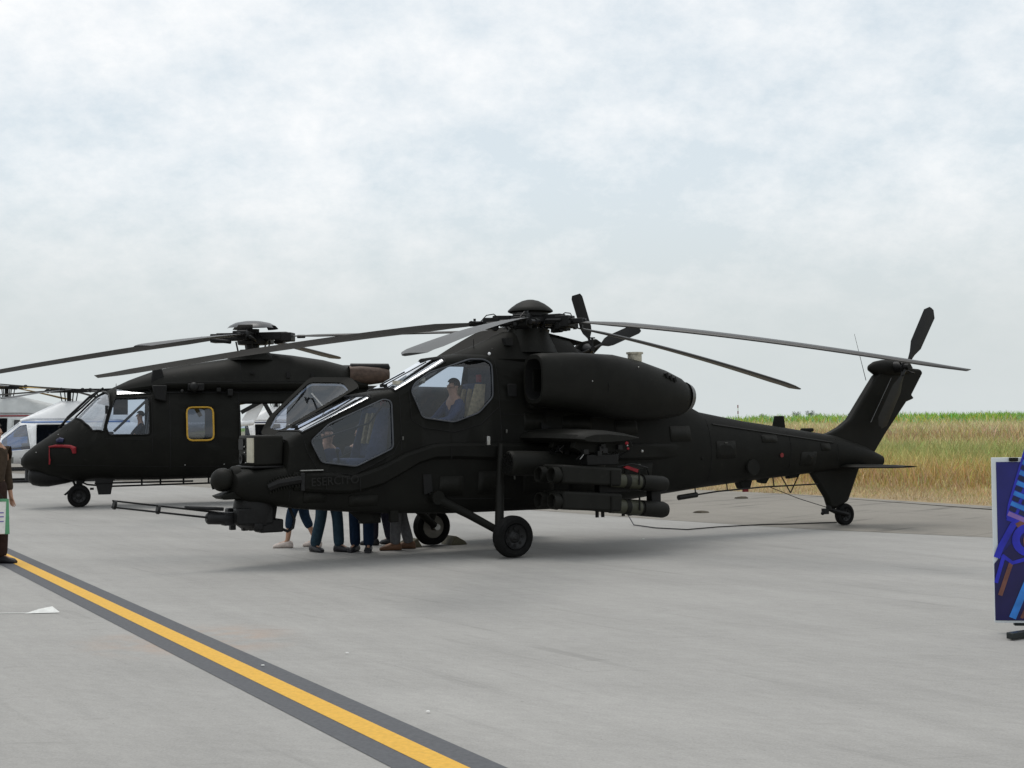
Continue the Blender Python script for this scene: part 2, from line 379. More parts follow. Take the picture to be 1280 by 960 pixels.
blades('green_crop', 60000, (53, 100), (20, 140), 1.0, .032, 'bright green crop along the top of the field', 'crop')

# small litter on the concrete and dark lumps on the asphalt
def blob(name, x, y, s, m, label, cat, z=0):
    bm = NB(); bmesh.ops.create_icosphere(bm, subdivisions=2, radius=1)
    for v in bm.verts: v.co = Vector((v.co.x * s[0], v.co.y * s[1], max(v.co.z, -.2) * s[2])) * random.uniform(.8, 1.2)
    o = obj(name, bm, m); o.location = (x, y, z + s[2] * .2); return tag(o, label, cat)
CLOD = mat('soil_clod', (.06, .05, .035), .9); PAPER = mat('white_paper', (.75, .75, .72), .8, 0, .2, .08, 30)
blob('soil_clod', 3.55, 24.9, (.14, .1, .04), CLOD, 'small dark clod on the asphalt under the tail boom', 'clod')
blob('soil_clod', 5.1, 29.4, (.16, .1, .04), CLOD, 'dark clod lying by the grass edge beneath the tail tube', 'clod')
bm = NB(); vs = [bm.verts.new(p) for p in ((0, 0, .006), (.27, .03, .006), (.32, .02, .012), (.22, .11, .055), (.17, .17, .006), (.12, .06, .04))]
for f in ((0, 1, 5), (1, 3, 5), (1, 2, 3), (3, 4, 5), (4, 0, 5), (2, 4, 3)): bm.faces.new([vs[i] for i in f])
o = obj('crumpled_paper', bm, PAPER, None, 0, label='crumpled white paper sheet lying on the concrete left of the yellow line', cat='paper'); o.location = (-4.55, 12.25, 0)
bm = NB(); tube(bm, [(-.95, -.02, .004), (-.4, .02, .004), (-.02, .01, .006)], .004, 5)
o = obj('pale_cord', bm, PAPER, None, label='thin pale cord on the concrete running to the crumpled paper', cat='cord'); o.location = (-4.5, 12.28, 0)
for i, (x, y, s) in enumerate([(-1.80, 9.42, .009), (-1.26, 9.9, .008), (1.9, 19.3, .012), (-.52, 7.85, .008)]):
    tag(blob('litter_scrap', x, y, (s * 1.6, s, s * .6), PAPER, None, None, .012), ['tiny white scrap on the dark border of the yellow line', 'tiny white scrap on concrete just beyond the yellow line', 'tiny white scrap on concrete in the shadow behind the wheel', 'tiny white scrap on the line border nearest the viewer'][i], 'litter', 'white scraps on the ground')

# ------------------------------------------------------------------ body shells with real window openings
def sec(S, x):
    x = max(S[0][0], min(S[-1][0], x))
    for a, b in zip(S, S[1:]):
        if x <= b[0]:
            t = (x - a[0]) / (b[0] - a[0]); return [a[i] + (b[i] - a[i]) * t for i in range(1, 7)]
def surf(S, x, ph, off=0):
    zb, zt, W, zm, n, tp = sec(S, x); p = R(ph); c, s = math.cos(p), math.sin(p); e = 2 / n
    y = W * math.copysign(abs(c) ** e, c); q = abs(s) ** e
    if s > 0: z = zm + (zt - zm) * q; y *= 1 - tp * q * 1.6
    else: z = zm - (zm - zb) * q; y *= 1 - .12 * q
    if off:
        ny, nz_ = y / max(W, .01), (z - zm) / max(zt - zm if z > zm else zm - zb, .01); l_ = math.hypot(ny, nz_) or 1
        y += off * ny / l_; z += off * nz_ / l_
    return Vector((x, y, z))
def inv(S, x, z):
    zb, zt, W, zm, n, tp = sec(S, x)
    if z > zm: return math.degrees(math.asin(min(1, ((z - zm) / (zt - zm)) ** (n / 2))))
    return -math.degrees(math.asin(min(1, ((zm - z) / (zm - zb)) ** (n / 2))))
def roundpoly(P, r, k=3):
    out_ = []; n = len(P)
    for i in range(n):
        a, b, c = Vector(P[i - 1]), Vector(P[i]), Vector(P[(i + 1) % n])
        ra = min(r, (a - b).length * .4); rc = min(r, (c - b).length * .4)
        p0 = b + (a - b).normalized() * ra; p1 = b + (c - b).normalized() * rc
        for j in range(k + 1):
            t = j / k; out_.append(tuple((1 - t) ** 2 * p0 + 2 * t * (1 - t) * b + t * t * p1))
    return out_
def hole_xz(S, P, side=1, step=.06, r=.05):
    P = roundpoly(P, r); out_ = []
    for a, b in zip(P, P[1:] + P[:1]):
        a, b = Vector(a), Vector(b); k = max(1, int((b - a).length / step))
        for i in range(k):
            p = a.lerp(b, i / k); out_.append((p.x, inv(S, p.x, p.y)))
    if side < 0: out_ = [(x, 180 - ph) for x, ph in out_]
    return out_
def fillcut(loops, xs, phs):
    bm = NB(); ed = []
    for lp in loops:
        v = [bm.verts.new((a, b * .01, 0)) for a, b in lp]
        for i in range(len(v)): ed.append(bm.edges.new((v[i], v[(i + 1) % len(v)])))
    bmesh.ops.triangle_fill(bm, use_beauty=True, use_dissolve=False, edges=ed)
    for x in xs:
        bmesh.ops.bisect_plane(bm, geom=bm.verts[:] + bm.edges[:] + bm.faces[:], plane_co=(x, 0, 0), plane_no=(1, 0, 0), dist=1e-4)
    for ph in phs:
        bmesh.ops.bisect_plane(bm, geom=bm.verts[:] + bm.edges[:] + bm.faces[:], plane_co=(0, ph * .01, 0), plane_no=(0, 1, 0), dist=1e-4)
    return bm
PHS = [-80, -70, -60, -50, -40, -30, -20, -10, 0, 10, 20, 30, 37, 43, 50, 57, 65, 75]
PHA = PHS + [-90 + 1e-3, 90] + [180 - p for p in PHS]
def shell(name, S, holes, m, parent, xs=(), thick=.025, **k):
    x0, x1 = S[0][0], S[-1][0]; full = sorted(set([s[0] for s in S[1:-1]] + list(xs)))
    rect = []
    rect = [(x0, -90), (x1, -90), (x1, 270), (x0, 270)]
    bm = fillcut([rect] + holes, full, PHA)
    for v in bm.verts: v.co = surf(S, v.co.x, v.co.y * 100)
    bmesh.ops.remove_doubles(bm, verts=bm.verts, dist=.0008)
    for xe in (x0, x1):
        lp = [e for e in bm.edges if e.is_boundary and all(abs(v.co.x - xe) < 1e-4 for v in e.verts)]
        if lp: bmesh.ops.contextual_create(bm, geom=lp)
    o = obj(name, bm, m, parent, 30, **k)
    if holes:
        s_ = o.modifiers.new('skin', 'SOLIDIFY'); s_.thickness = thick; s_.offset = -1
    return o
def pane(name, S, hole, m, parent, off=-.012, frame=None, fr=.012, **k):
    xs = sorted(set([s[0] for s in S])); lo_, hi_ = min(p[0] for p in hole), max(p[0] for p in hole)
    xs = [x for x in xs if lo_ < x < hi_]; pl, ph_ = min(p[1] for p in hole), max(p[1] for p in hole)
    bm = fillcut([hole], xs, [p for p in PHA if pl < p < ph_])
    for v in bm.verts: v.co = surf(S, v.co.x, v.co.y * 100, off)
    g = obj(name, bm, m, parent, 30, **k)
    if frame:
        bm = NB(); P = [surf(S, x, p, .004) for x, p in hole]; tube(bm, P + P[:1], fr, 6, False); obj('window_frame', bm, frame, g)
    return g
def line_on(S, P, r, m, parent, name='panel_seam', side=1, off=.001):
    pts = []
    for a, b in zip(P, P[1:]):
        a, b = Vector(a), Vector(b); k = max(1, int((b - a).length / .08))
        for i in range(k): p = a.lerp(b, i / k); pts.append(p)
    pts.append(Vector(P[-1])); Q = []
    for p in pts:
        ph = inv(S, p.x, p.y); q = surf(S, p.x, ph, off); q.y *= side; Q.append(q)
    bm = NB(); tube(bm, Q, r, 4, False); return obj(name, bm, m, parent)

# ------------------------------------------------------------------ shared pieces
def wheel(parent, c, r, wdt, label=None, rimm=None, flat=.012):
    h = NB(); lathe(h, (0, 0, 0), (0, 1, 0), [(-wdt * .3, .0), (-wdt * .3, r * .16), (wdt * .35, r * .16), (wdt * .42, r * .1), (wdt * .42, 0)], 16, False)
    W_ = obj('wheel', h, DKGREY, parent); W_.location = c
    if label: W_['label'] = label
    t = NB(); pr = [(-wdt * .30, r * .60), (-wdt * .46, r * .66), (-wdt * .5, r * .82), (-wdt * .40, r * .95), (-wdt * .18, r), (-wdt * .12, r * .975), (-wdt * .04, r), (wdt * .04, r), (wdt * .12, r * .975), (wdt * .18, r), (wdt * .40, r * .95), (wdt * .5, r * .82), (wdt * .46, r * .66), (wdt * .30, r * .60)]
    lathe(t, (0, 0, 0), (0, 1, 0), pr, 36, False)
    for v in t.verts:
        if v.co.z < -r + flat: v.co.z = -r + flat
    obj('tyre', t, RUBBER, W_)
    q = NB(); lathe(q, (0, 0, 0), (0, 1, 0), [(-wdt * .36, r * .2), (-wdt * .30, r * .62), (wdt * .30, r * .62), (wdt * .40, r * .58), (wdt * .30, r * .52), (wdt * .22, r * .3), (wdt * .34, r * .2), (wdt * .34, 0)], 28, False)
    obj('rim', q, rimm or DKGREY, W_)
    b_ = NB()
    for i in range(8):
        a = i * math.pi / 4; lathe(b_, (math.cos(a) * r * .4, wdt * .24, math.sin(a) * r * .4), (0, 1, 0), [(0, .02 * r / .27), (.015, .018 * r / .27), (.015, 0)], 6, False)
    obj('wheel_bolt', b_, BLACK, W_)
    return W_
def rotor_blade(parent, Rr, az, z0, droop, chord, m, r0=.6, pitch=8, tipsweep=.15, name='rotor_blade', thick=.11, expo=1.3, tipcut=None, cuff=True, twist=6, label=None):
    prof = [(.0, 0), (-.03, .5), (-.12, .9), (-.3, 1), (-.6, .65), (-1, .04), (-.6, -.45), (-.3, -.75), (-.12, -.8), (-.03, -.4)]
    rings = []; N = 22
    for i in range(N + 1):
        s = i / N; r = r0 + (Rr - r0) * s; c = chord; sw = 0
        if cuff and s < .14: c = chord * (.32 + .68 * (s / .14) ** 1.2)
        tt = (r - (Rr - chord * 1.1)) / (chord * 1.1)
        if tt > 0: sw = tipsweep * tt * tt * chord * 2; c = chord * (1 - .35 * tt)
        zc = z0 - droop * ((r - r0 * .5) / (Rr - r0 * .5)) ** expo
        pa = R(pitch - twist * s); ring = []
        for px, pz in prof:
            y = -(px + .27) * c - sw; z = pz * c * thick * .55
            ring.append((r, y * math.cos(pa) - z * math.sin(pa), zc + y * math.sin(pa) + z * math.cos(pa)))
        rings.append(ring)
    bm = NB(); loft(bm, rings)
    for v in bm.verts: v.co = Matrix.Rotation(az, 3, 'Z') @ v.co
    o = obj(name, bm, m, parent, 40)
    if label: o['label'] = label
    return o

# ------------------------------------------------------------------ people
def skinned(name, chains, m, parent, sub=2, root=0):
    """chains: list of [(pos, radius), ...]; first point of a chain may repeat an earlier point to branch"""
    verts, rad, edges, idx = [], [], [], {}
    for ch in chains:
        prev = None
        for p, r in ch:
            key = tuple(round(c, 4) for c in p)
            if key not in idx: idx[key] = len(verts); verts.append(p); rad.append(r)
            i = idx[key]
            if prev is not None and prev != i: edges.append((prev, i))
            prev = i
    me = bpy.data.meshes.new(name); me.from_pydata(verts, edges, []); o = bpy.data.objects.new(name, me); col.objects.link(o)
    sk = o.modifiers.new('skin', 'SKIN'); o.modifiers.new('sub', 'SUBSURF').levels = sub
    sk.use_smooth_shade = True
    for i, v in enumerate(me.skin_vertices[0].data):
        r = rad[i]; v.radius = r if isinstance(r, tuple) else (r, r); v.use_root = (i == root)
    dg = bpy.context.evaluated_depsgraph_get(); dg.update(); nm = bpy.data.meshes.new_from_object(o.evaluated_get(dg))
    o.modifiers.clear(); o.data = nm; nm.materials.clear(); nm.materials.append(m); nm.shade_smooth(); o.parent = parent; return o
SKIN = mat('skin', (.42, .24, .16), .6, 0, .35, .12, 30); HAIR = mat('dark_hair', (.02, .014, .01), .7, 0, .3, .4, 60)
def cloth(n, c): return mat(n, c, .9, 0, .1, .18, 25, .25, 200)
def person(loc, rz, h, top, bot, shoe, label, step=.12, arms=None, hair=HAIR, short=False, seated=False, group=None, lean=0, knee_up=0, shortsl=False):
    s = h / 1.75; root = empty('person', loc, rz, label=label, cat='person', group=group); root.scale = (s, s, s)
    V3 = lambda *a: tuple(a); hipz = .93
    if seated:
        off = -.40; pel = V3(0, 0, .5); kn = [V3(.42, sy * .13, .52) for sy in (1, -1)]; an = [V3(.5, sy * .12, .12) for sy in (1, -1)]; toe = [V3(.66, sy * .12, .05) for sy in (1, -1)]; base = .5
    else:
        off = 0; pel = V3(0, 0, hipz)
        kn = [V3(step * .55 + .03, .10, .50), V3(-step * .25 + .03, -.10, .50)]; an = [V3(step, .10, .09), V3(-step - .02, -.10, .09)]
        toe = [V3(step + .17, .12, .035), V3(-step + .15, -.13, .035)]; base = hipz
    def T(x, y, z): return V3(x + lean * max(0, z), y, base + z)
    chest = T(.0, 0, .38); neckb = T(0, 0, .53); neck = T(.01, 0, .60); hb = T(.025, 0, .665); hm_ = T(.02, 0, .73); ht = T(.01, 0, .79)
    waist = T(0, 0, .17); sh = [T(0, sy * .19, .47) for sy in (1, -1)]
    if arms is None: arms = [[T(.02, .25, .20), T(.10, .26, -.04)], [T(.0, -.25, .20), T(.08, -.26, -.04)]]
    else: arms = [[T(*p) for p in a] for a in arms]
    leg = lambda i, rt, rk, ra: [(pel, .13), (V3(pel[0], kn[i][1] * .95, pel[2] - .03), rt), (kn[i], rk), (an[i], ra)]
    chains = [[(pel, (.12, .15)), (waist, (.10, .13)), (chest, (.11, .155)), (neckb, (.075, .09)), (neck, .05), (hb, (.068, .062)), (hm_, (.088, .074)), (ht, (.06, .055))]]
    chains.append([(hb, (.068, .062)), (T(.095, 0, .655), .026)])                       # jaw and chin
    chains.append([(hm_, (.088, .074)), (T(.112, 0, .71), .014), (T(.125, 0, .695), .011)])   # nose
    for i, sy in enumerate((1, -1)): chains.append([(hm_, (.088, .074)), (T(.0, sy * .082, .70), .016)])   # ears
    for i in (0, 1):
        chains.append(leg(i, .085, .055, .038) + [(toe[i], .03)])
        el, wr = arms[i]; dirv = (Vector(wr) - Vector(el)).normalized()
        side = Vector((0, 1, 0)).cross(dirv).normalized() if abs(dirv.y) < .9 else Vector((1, 0, 0))
        palm = Vector(wr) + dirv * .06
        chains.append([(neckb, (.075, .09)), (sh[i], .055), (el, .04), (wr, .027), (tuple(palm), (.02, .034))])
        for f in range(4):
            o_ = side * ((f - 1.5) * .019); L_ = (.07, .08, .076, .06)[f]
            chains.append([(tuple(palm), (.02, .034)), (tuple(palm + o_ + dirv * .035), .0085), (tuple(palm + o_ * 1.1 + dirv * (.035 + L_ * .5) + Vector((.008, 0, -.006))), .008), (tuple(palm + o_ * 1.1 + dirv * (.03 + L_) + Vector((.02, 0, -.012))), .0065)])
        chains.append([(tuple(Vector(wr) + dirv * .03), (.022, .03)), (tuple(Vector(wr) + dirv * .055 + side * -.04), .0095), (tuple(Vector(wr) + dirv * .095 + side * -.05), .008)])
    skinned('body', chains, SKIN, root, 1)
    ends = [Vector(k_).lerp(Vector(a_), .55) if short else Vector(a_) + Vector((0, 0, -.035)) for k_, a_ in zip(kn, an)]
    tch = [[(waist, (.125, .15)), (pel, (.135, .165))]]
    for i in (0, 1): tch.append([(pel, (.135, .165)), (V3(pel[0], kn[i][1] * .95, pel[2] - .08), .105), (kn[i], .084), (tuple(ends[i]), .080 if not short else .070)])
    skinned('trousers', tch, bot, root, 2)
    sch = [[(V3(pel[0], 0, pel[2] + .04), (.13, .165)), (waist, (.12, .155)), (chest, (.13, .175)), (T(0, 0, .53), (.085, .10)), (T(.005, 0, .575), .066)]]
    for i in (0, 1):
        el, wr = arms[i]; c_ = [(chest, (.13, .175)), (sh[i], .078), (el, .058)]
        if not shortsl: c_.append((tuple(Vector(wr) * .92 + Vector(el) * .08), .045))
        sch.append(c_)
    skinned('shirt', sch, top, root, 2)
    bm = NB(); ball(bm, Vector(hm_) + Vector((-.012, 0, .022)), .1, (1.02, .86, .95), 16)
    for v in list(bm.verts):
        q = v.co - Vector(hm_)
        if q.x > .055 and q.z < .045 or q.z < -.05: bm.verts.remove(v)
    obj('hair', bm, hair, root, 60)
    bm = NB()
    for sy in (1, -1):
        ball(bm, T(.098, sy * .03, .728), .011, (1, 1, .7), 8)
    obj('eye', bm, HAIR, root, 60)
    for i in (0, 1):
        bm = NB(); a = Vector(an[i]); d = (Vector(toe[i]) - a); d.z = 0; d.normalize(); yaw = math.atan2(d.y, d.x); rings = []
        for t, wd, hh in ((-.085, .035, .08), (-.07, .048, .11), (0, .05, .13), (.06, .05, .11), (.12, .058, .085), (.18, .054, .07), (.215, .032, .045)):
            ring = []
            for j in range(12):
                an_ = 2 * math.pi * j / 12; ring.append(Matrix.Rotation(yaw, 3, 'Z') @ Vector((t, math.cos(an_) * wd, max(math.sin(an_), -.8) * hh / 2 + hh / 2 * .8)))
            rings.append([q + Vector((a.x, a.y, a.z - .088)) for q in ring])
        loft(bm, rings); obj('shoe', bm, shoe, root, 50)
    return root

# ------------------------------------------------------------------ THE ATTACK HELICOPTER
TH = .5534
heli = empty('attack_helicopter', (.2679, 18.36, 0), math.pi + TH, label='matte olive-black tandem seat attack helicopter with raised gunner door, parked across the apron', cat='helicopter')
SA = [(-6.90,.95,1.13,.10,1.04,2.4,0),(-6.5,.92,1.29,.17,1.1,2.3,0),(-5.8,.91,1.48,.24,1.17,2.3,0),(-4.7,.84,1.62,.31,1.22,2.4,0),(-3.75,.78,1.74,.37,1.25,2.5,.05),(-2.9,.72,1.88,.43,1.28,2.7,.1),
(-2.45,.68,2.08,.46,1.3,3,.12),(-2.0,.64,2.3,.48,1.3,3,.15),(-1.3,.57,2.58,.5,1.3,3.2,.18),(-.7,.52,2.68,.5,1.3,4,.15),(1.25,.54,2.67,.5,1.3,6,.12),(1.55,.55,2.62,.5,1.3,9,.10),
(2.37,.59,2.17,.5,1.25,10,.07),(2.62,.60,2.13,.5,1.22,10,.07),(3.64,.70,1.64,.46,1.1,10,.05),(3.76,.72,1.56,.44,1.08,6,.06),(3.80,.73,1.23,.44,1.0,5,.03),(4.22,.80,1.20,.34,1.0,4,.02),(4.36,.87,1.15,.24,1.0,3,0),(4.40,.95,1.08,.1,1.0,2.5,0)]
WF = [(3.50,1.53),(3.25,1.74),(2.50,2.05),(2.40,2.02),(2.40,1.43),(2.92,1.21),(3.37,1.27)]
WR = [(2.11,2.15),(2.05,2.25),(1.82,2.40),(1.18,2.585),(.96,2.585),(.86,2.53),(.89,2.08),(1.12,1.87),(1.50,1.75),(1.96,1.81)]
hF, hFr = hole_xz(SA, WF), hole_xz(SA, WF, -1); hR, hRr = hole_xz(SA, WR), hole_xz(SA, WR, -1)
def tophole(x0, x1, p0, p1):
    P = []
    for i in range(9): P.append((x0 + (x1 - x0) * i / 8, p0))
    for i in range(1, 9): P.append((x1, p0 + (p1 - p0) * i / 8))
    for i in range(1, 9): P.append((x1 - (x1 - x0) * i / 8, p1))
    for i in range(1, 8): P.append((x0, p1 - (p1 - p0) * i / 8))
    return P
hW1, hW2 = tophole(2.68, 3.60, 52, 128), tophole(1.58, 2.33, 52, 128)
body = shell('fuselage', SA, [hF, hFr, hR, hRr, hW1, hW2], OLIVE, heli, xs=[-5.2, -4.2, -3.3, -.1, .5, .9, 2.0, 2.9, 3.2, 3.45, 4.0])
pane('side_window', SA, hF, glassmat('front_cockpit_glass', (.66, .72, .82), .9, .03, .06), heli, frame=SEAL, fr=.011)
pane('side_window', SA, hR, GLASS, heli, frame=SEAL, fr=.011)
pane('side_window', SA, hRr, GLASS, heli, frame=DKGREY, fr=.011)
pane('windscreen', SA, hW1, WSGLASS, heli, -.004, frame=BLACK, fr=.014)
pane('windscreen', SA, hW2, WSGLASS, heli, -.004, frame=BLACK, fr=.014)
# wipers and centre bars
for a, b in (((3.55, .03, 1.71), (2.75, .10, 2.10)), ((2.30, .02, 2.235), (1.72, .12, 2.55))):
    bm = NB(); tube(bm, [a, b], .008, 6); tube(bm, [(a[0] + .02, a[1] - .06, a[2] + .01), (b[0] + .25, b[1] - .14, b[2] - .13)], .010, 6); box(bm, a, (.08, .06, .04)); obj('wiper', bm, BLACK, heli)
# door and panel seams
SEAM = mat('panel_seam_dark', (.006, .006, .006), .8)
line_on(SA, [(2.28, 2.15), (2.28, 1.40)], .006, SEAM, heli); line_on(SA, [(.80, 2.62), (.78, 1.5)], .006, SEAM, heli)
line_on(SA, [(2.15, 2.28), (2.12, 1.78), (1.95, 1.68), (1.5, 1.62), (1.1, 1.72), (.80, 1.95)], .005, SEAM, heli)
line_on(SA, [(3.60, 1.60), (3.55, 1.40), (3.42, 1.17), (2.95, 1.10), (2.40, 1.36), (2.28, 1.55)], .005, SEAM, heli)
line_on(SA, [(3.78, 1.15), (3.77, .8)], .006, SEAM, heli); line_on(SA, [(.78, 1.85), (-.7, 1.80), (-2.0, 1.76)], .006, SEAM, heli)
line_on(SA, [(-2.9, 1.75), (-2.9, .85)], .006, SEAM, heli); line_on(SA, [(-4.6, 1.55), (-4.6, .95)], .006, SEAM, heli); line_on(SA, [(-5.7, 1.42), (-5.7, 1.0)], .006, SEAM, heli)
line_on(SA, [(1.6, 1.05), (1.55, .75), (.6, .72)], .005, SEAM, heli)
line_on(SA, [(-3.0, 1.68), (-5.6, 1.36)], .016, OLIVE2, heli, 'drive_shaft_cover_edge')
# raised starboard gunner door
A_ = [(3.66, -.36, 1.60), (2.52, -.37, 2.13)]
pts_ = [Vector(p) for p in ((3.66, -.36, 1.575), (3.75, -.62, 1.61), (3.59, -.72, 1.83), (2.94, -.88, 2.36), (2.45, -.64, 2.35), (2.44, -.40, 2.22))]
cen = sum(pts_, Vector()) / 6; nrm = (pts_[2] - pts_[0]).cross(pts_[4] - pts_[0]).normalized()
ins = [p.lerp(cen, .19) for p in pts_]
def rp3(P, r=.08):
    out_ = []
    for i in range(len(P)):
        a, b, c = P[i - 1], P[i], P[(i + 1) % len(P)]; p0 = b + (a - b).normalized() * r; p1 = b + (c - b).normalized() * r
        for j in range(5): t = j / 4; out_.append((1 - t) ** 2 * p0 + 2 * t * (1 - t) * b + t * t * p1)
    return out_
po, pi_ = rp3(pts_, .07), rp3(ins, .07)
bm = NB(); n_ = len(po)
VV = [[bm.verts.new(p + nrm * d) for p in P] for P, d in ((po, -.02), (po, .02), (pi_, .02), (pi_, -.02))]
for q in range(4):
    a, b = VV[q], VV[(q + 1) % 4]
    for j in range(n_): bm.faces.new((a[j], a[(j + 1) % n_], b[(j + 1) % n_], b[j]))
door = obj('gunner_door', bm, OLIVE, heli, 30, label='raised open gunner door on the far side')
bm = NB(); rg_ = []
for s_q in (1, .85, .68, .5, .32, .15):
    rg_.append([bm.verts.new(cen + (p - cen) * s_q + nrm * .17 * (1 - s_q * s_q)) for p in pi_])
for a, b in zip(rg_, rg_[1:]):
    for j in range(len(a)): bm.faces.new((a[j], a[(j + 1) % len(a)], b[(j + 1) % len(b)], b[j]))
bm.faces.new(rg_[-1]); obj('door_glass', bm, glassmat('door_glass', (.52, .58, .70), 1.0, .03, .12), door)
bm = NB(); tube(bm, [p + nrm * .024 for p in pi_] + [pi_[0] + nrm * .024], .012, 6, False); obj('door_seal', bm, GREYP, door)
bm = NB(); tube(bm, [(2.9, -.40, 1.9), (3.0, -.70, 2.15)], .013, 6); obj('door_strut', bm, STEEL, door)
# interior
bm = NB(); box(bm, (3.0, 0, 1.0), (1.4, .78, .03)); box(bm, (1.5, 0, 1.32), (1.5, .74, .03)); obj('cockpit_floor', bm, INTER, heli)
bm = NB(); box(bm, (2.32, 0, 1.48), (.04, .72, .86)); box(bm, (.83, 0, 1.9), (.04, .6, 1.2)); box(bm, (3.62, 0, 1.22), (.04, .66, .5)); obj('cockpit_bulkhead', bm, INTER, heli)
bm = NB(); box(bm, (2.18, 0, 1.93), (.36, .52, .28), taper=.8); box(bm, (3.36, 0, 1.42), (.34, .50, .34), taper=.7); obj('instrument_panel', bm, BLACK, heli, bevel=.03)
for x, z, top in ((1.12, 1.34, SEATY), (2.56, 1.02, SEATB)):
    bm = NB(); box(bm, (x + .14, 0, z + .22), (.46, .46, .12)); se = obj('seat', bm, top, heli, bevel=.03)
    bm = NB(); box(bm, (x - .12, 0, z + .60), (.12, .46, .68), Matrix.Rotation(R(-12), 3, 'Y')); obj('backrest', bm, SEATB, se, bevel=.04)
    bm = NB()
    for sy in (.23, -.23): prism(bm, [(x - .18, z + .25), (x + .12, z + .25), (x - .08, z + .92), (x - .24, z + .92)], sy - .015, sy + .015)
    obj('side_armour', bm, SEATT if x < 2 else SEATB, se, bevel=.01)
    for sy in (.08, -.08): obj('harness_strap', box(NB(), (x - .05, sy, z + .66), (.05, .05, .40), Matrix.Rotation(R(-12), 3, 'Y')), SEATT, se)
    bm = NB(); box(bm, (x - .2, .12, z + 1.0), (.04, .08, .10)); obj('red_striped_tag', bm, RED, se)
bm = NB(); tube(bm, [(2.9, 0, 1.05), (2.95, 0, 1.38)], .015); tube(bm, [(1.62, 0, 1.35), (1.68, 0, 1.65)], .015); ball(bm, (2.95, 0, 1.4), .03); ball(bm, (1.68, 0, 1.67), .03); obj('control_stick', bm, BLACK, heli)
bm = NB(); tube(bm, [(2.42, .28, 2.0), (2.62, .26, 1.75), (3.3, .22, 1.55)], .012); obj('canopy_brace', bm, BLACK, heli)
bm = NB(); lathe(bm, (1.88, .30, 2.30), (1, 0, 0), [(-.03, .0), (-.03, .04), (.03, .05), (.05, .03), (.05, 0)], 12, False); tube(bm, [(1.93, .3, 2.3), (2.15, .25, 2.27)], .014); box(bm, (2.18, .2, 2.27), (.1, .12, .05)); obj('sight_bracket', bm, PALE, heli)
# night sight box on the nose
bm = NB(); box(bm, (3.98, 0, 1.425), (.38, .56, .375)); sb = obj('sight_box', bm, OLIVE2, heli, bevel=.03)
bm = NB(); box(bm, (4.175, .16, 1.43), (.02, .20, .30)); obj('sight_window', bm, mat('sight_glass_beige', (.42, .39, .30), .25, 0, .5, .12, 10), sb)
bm = NB(); box(bm, (4.178, -.14, 1.50), (.02, .16, .13)); lathe(bm, (4.17, -.12, 1.32), (1, 0, 0), [(0, .06), (.03, .06), (.03, .04), (.0, .0)], 16, False); obj('sight_lens', bm, BLACK, sb)
bm = NB(); box(bm, (3.72, 0, 1.33), (.09, .52, .42)); box(bm, (3.98, 0, 1.225), (.44, .6, .03)); obj('sight_mount', bm, BLACK, heli, bevel=.01)
bm = NB()
bm.free()
for y, z in ((.02, 1.275), (-.02, 1.40), (-.03, 1.47)): obj('sight_fastener', ball(NB(), (4.182, y, z), .010, seg=8), STEEL, sb)
# ball sensor and nose details
bm = NB(); ball(bm, (4.47, 0, 1.075), .148, (1, 1, .98), 28); bl = obj('sensor_ball', bm, OLIVE2, heli, 60)
bm = NB(); lathe(bm, (4.57, -.05, 1.02), (1, -.3, -.3), [(0, .06), (.028, .056), (.03, .045), (.02, .0)], 20, False); obj('sensor_lens', bm, BLACK, bl)
bm = NB(); lathe(bm, (4.28, 0, 1.075), (1, 0, 0), [(0, .17), (.06, .165), (.09, .14), (.09, .0)], 28, False); obj('sensor_collar', bm, OLIVE, heli)
bm = NB(); prism(bm, [(3.7, .84), (4.5, .84), (4.56, .88), (4.4, .93), (3.7, .95)], -.17, .17); obj('nose_shelf', bm, OLIVE, heli, bevel=.015)
# chain gun turret
tz_ = .64
bm = NB(); lathe(bm, (4.06, 0, .46), (0, 0, 1), [(0, .0), (0, .16), (.06, .24), (.26, .27), (.36, .25), (.40, .2)], 28, False); tur = obj('gun_turret', bm, BLACK, heli)
bm = NB(); box(bm, (4.14, .16, .63), (.46, .16, .20)); box(bm, (4.14, -.16, .63), (.46, .14, .18)); box(bm, (3.92, .1, .50), (.30, .24, .16)); box(bm, (4.1, .20, .50), (.12, .10, .10)); obj('gun_housing', bm, BLACK, tur, bevel=.02)
bm = NB(); box(bm, (4.30, 0, .60), (.34, .14, .16)); lathe(bm, (4.3, 0, .6), (1, 0, .05), [(0, .08), (.35, .075), (.38, .05)], 14)
for i in range(5): box(bm, (3.84 + .12 * i, random.uniform(-.1, .16), .45 + .01 * i), (.07, .07, .07))
obj('gun_receiver', bm, DKGREY, tur, bevel=.008)
g0 = Vector((4.42, 0, .62))
for k_, (dy, dz) in enumerate(((0, .045), (.04, -.03), (-.04, -.03))):
    bm = NB(); tube(bm, [g0 + Vector((0, dy, dz)), Vector((5.80, dy * .9, .83 + dz))], [.013, .010], 8); obj('gun_barrel', bm, BLACK, tur)
bm = NB()
for t in (.1, .60, .97):
    c_ = g0.lerp(Vector((5.80, 0, .83)), t); lathe(bm, c_, (1, 0, .15), [(0, .055), (.03, .055)], 12)
obj('barrel_clamp', bm, BLACK, tur)
bm = NB(); tube(bm, [g0 + Vector((.05, .02, .10)), g0.lerp(Vector((5.8, 0, .83)), .38) + Vector((0, .01, .06))], .022, 8); obj('recoil_rod', bm, DKGREY, tur)
bm = NB(); tube(bm, [(3.62, .10, .78), (3.66, .12, .72), (3.60, .14, .56), (3.62, .14, .46), (3.69, .14, .42), (3.76, .14, .45), (3.80, .12, .55)], .02, 8); obj('ammunition_hose', bm, BLACK, heli)
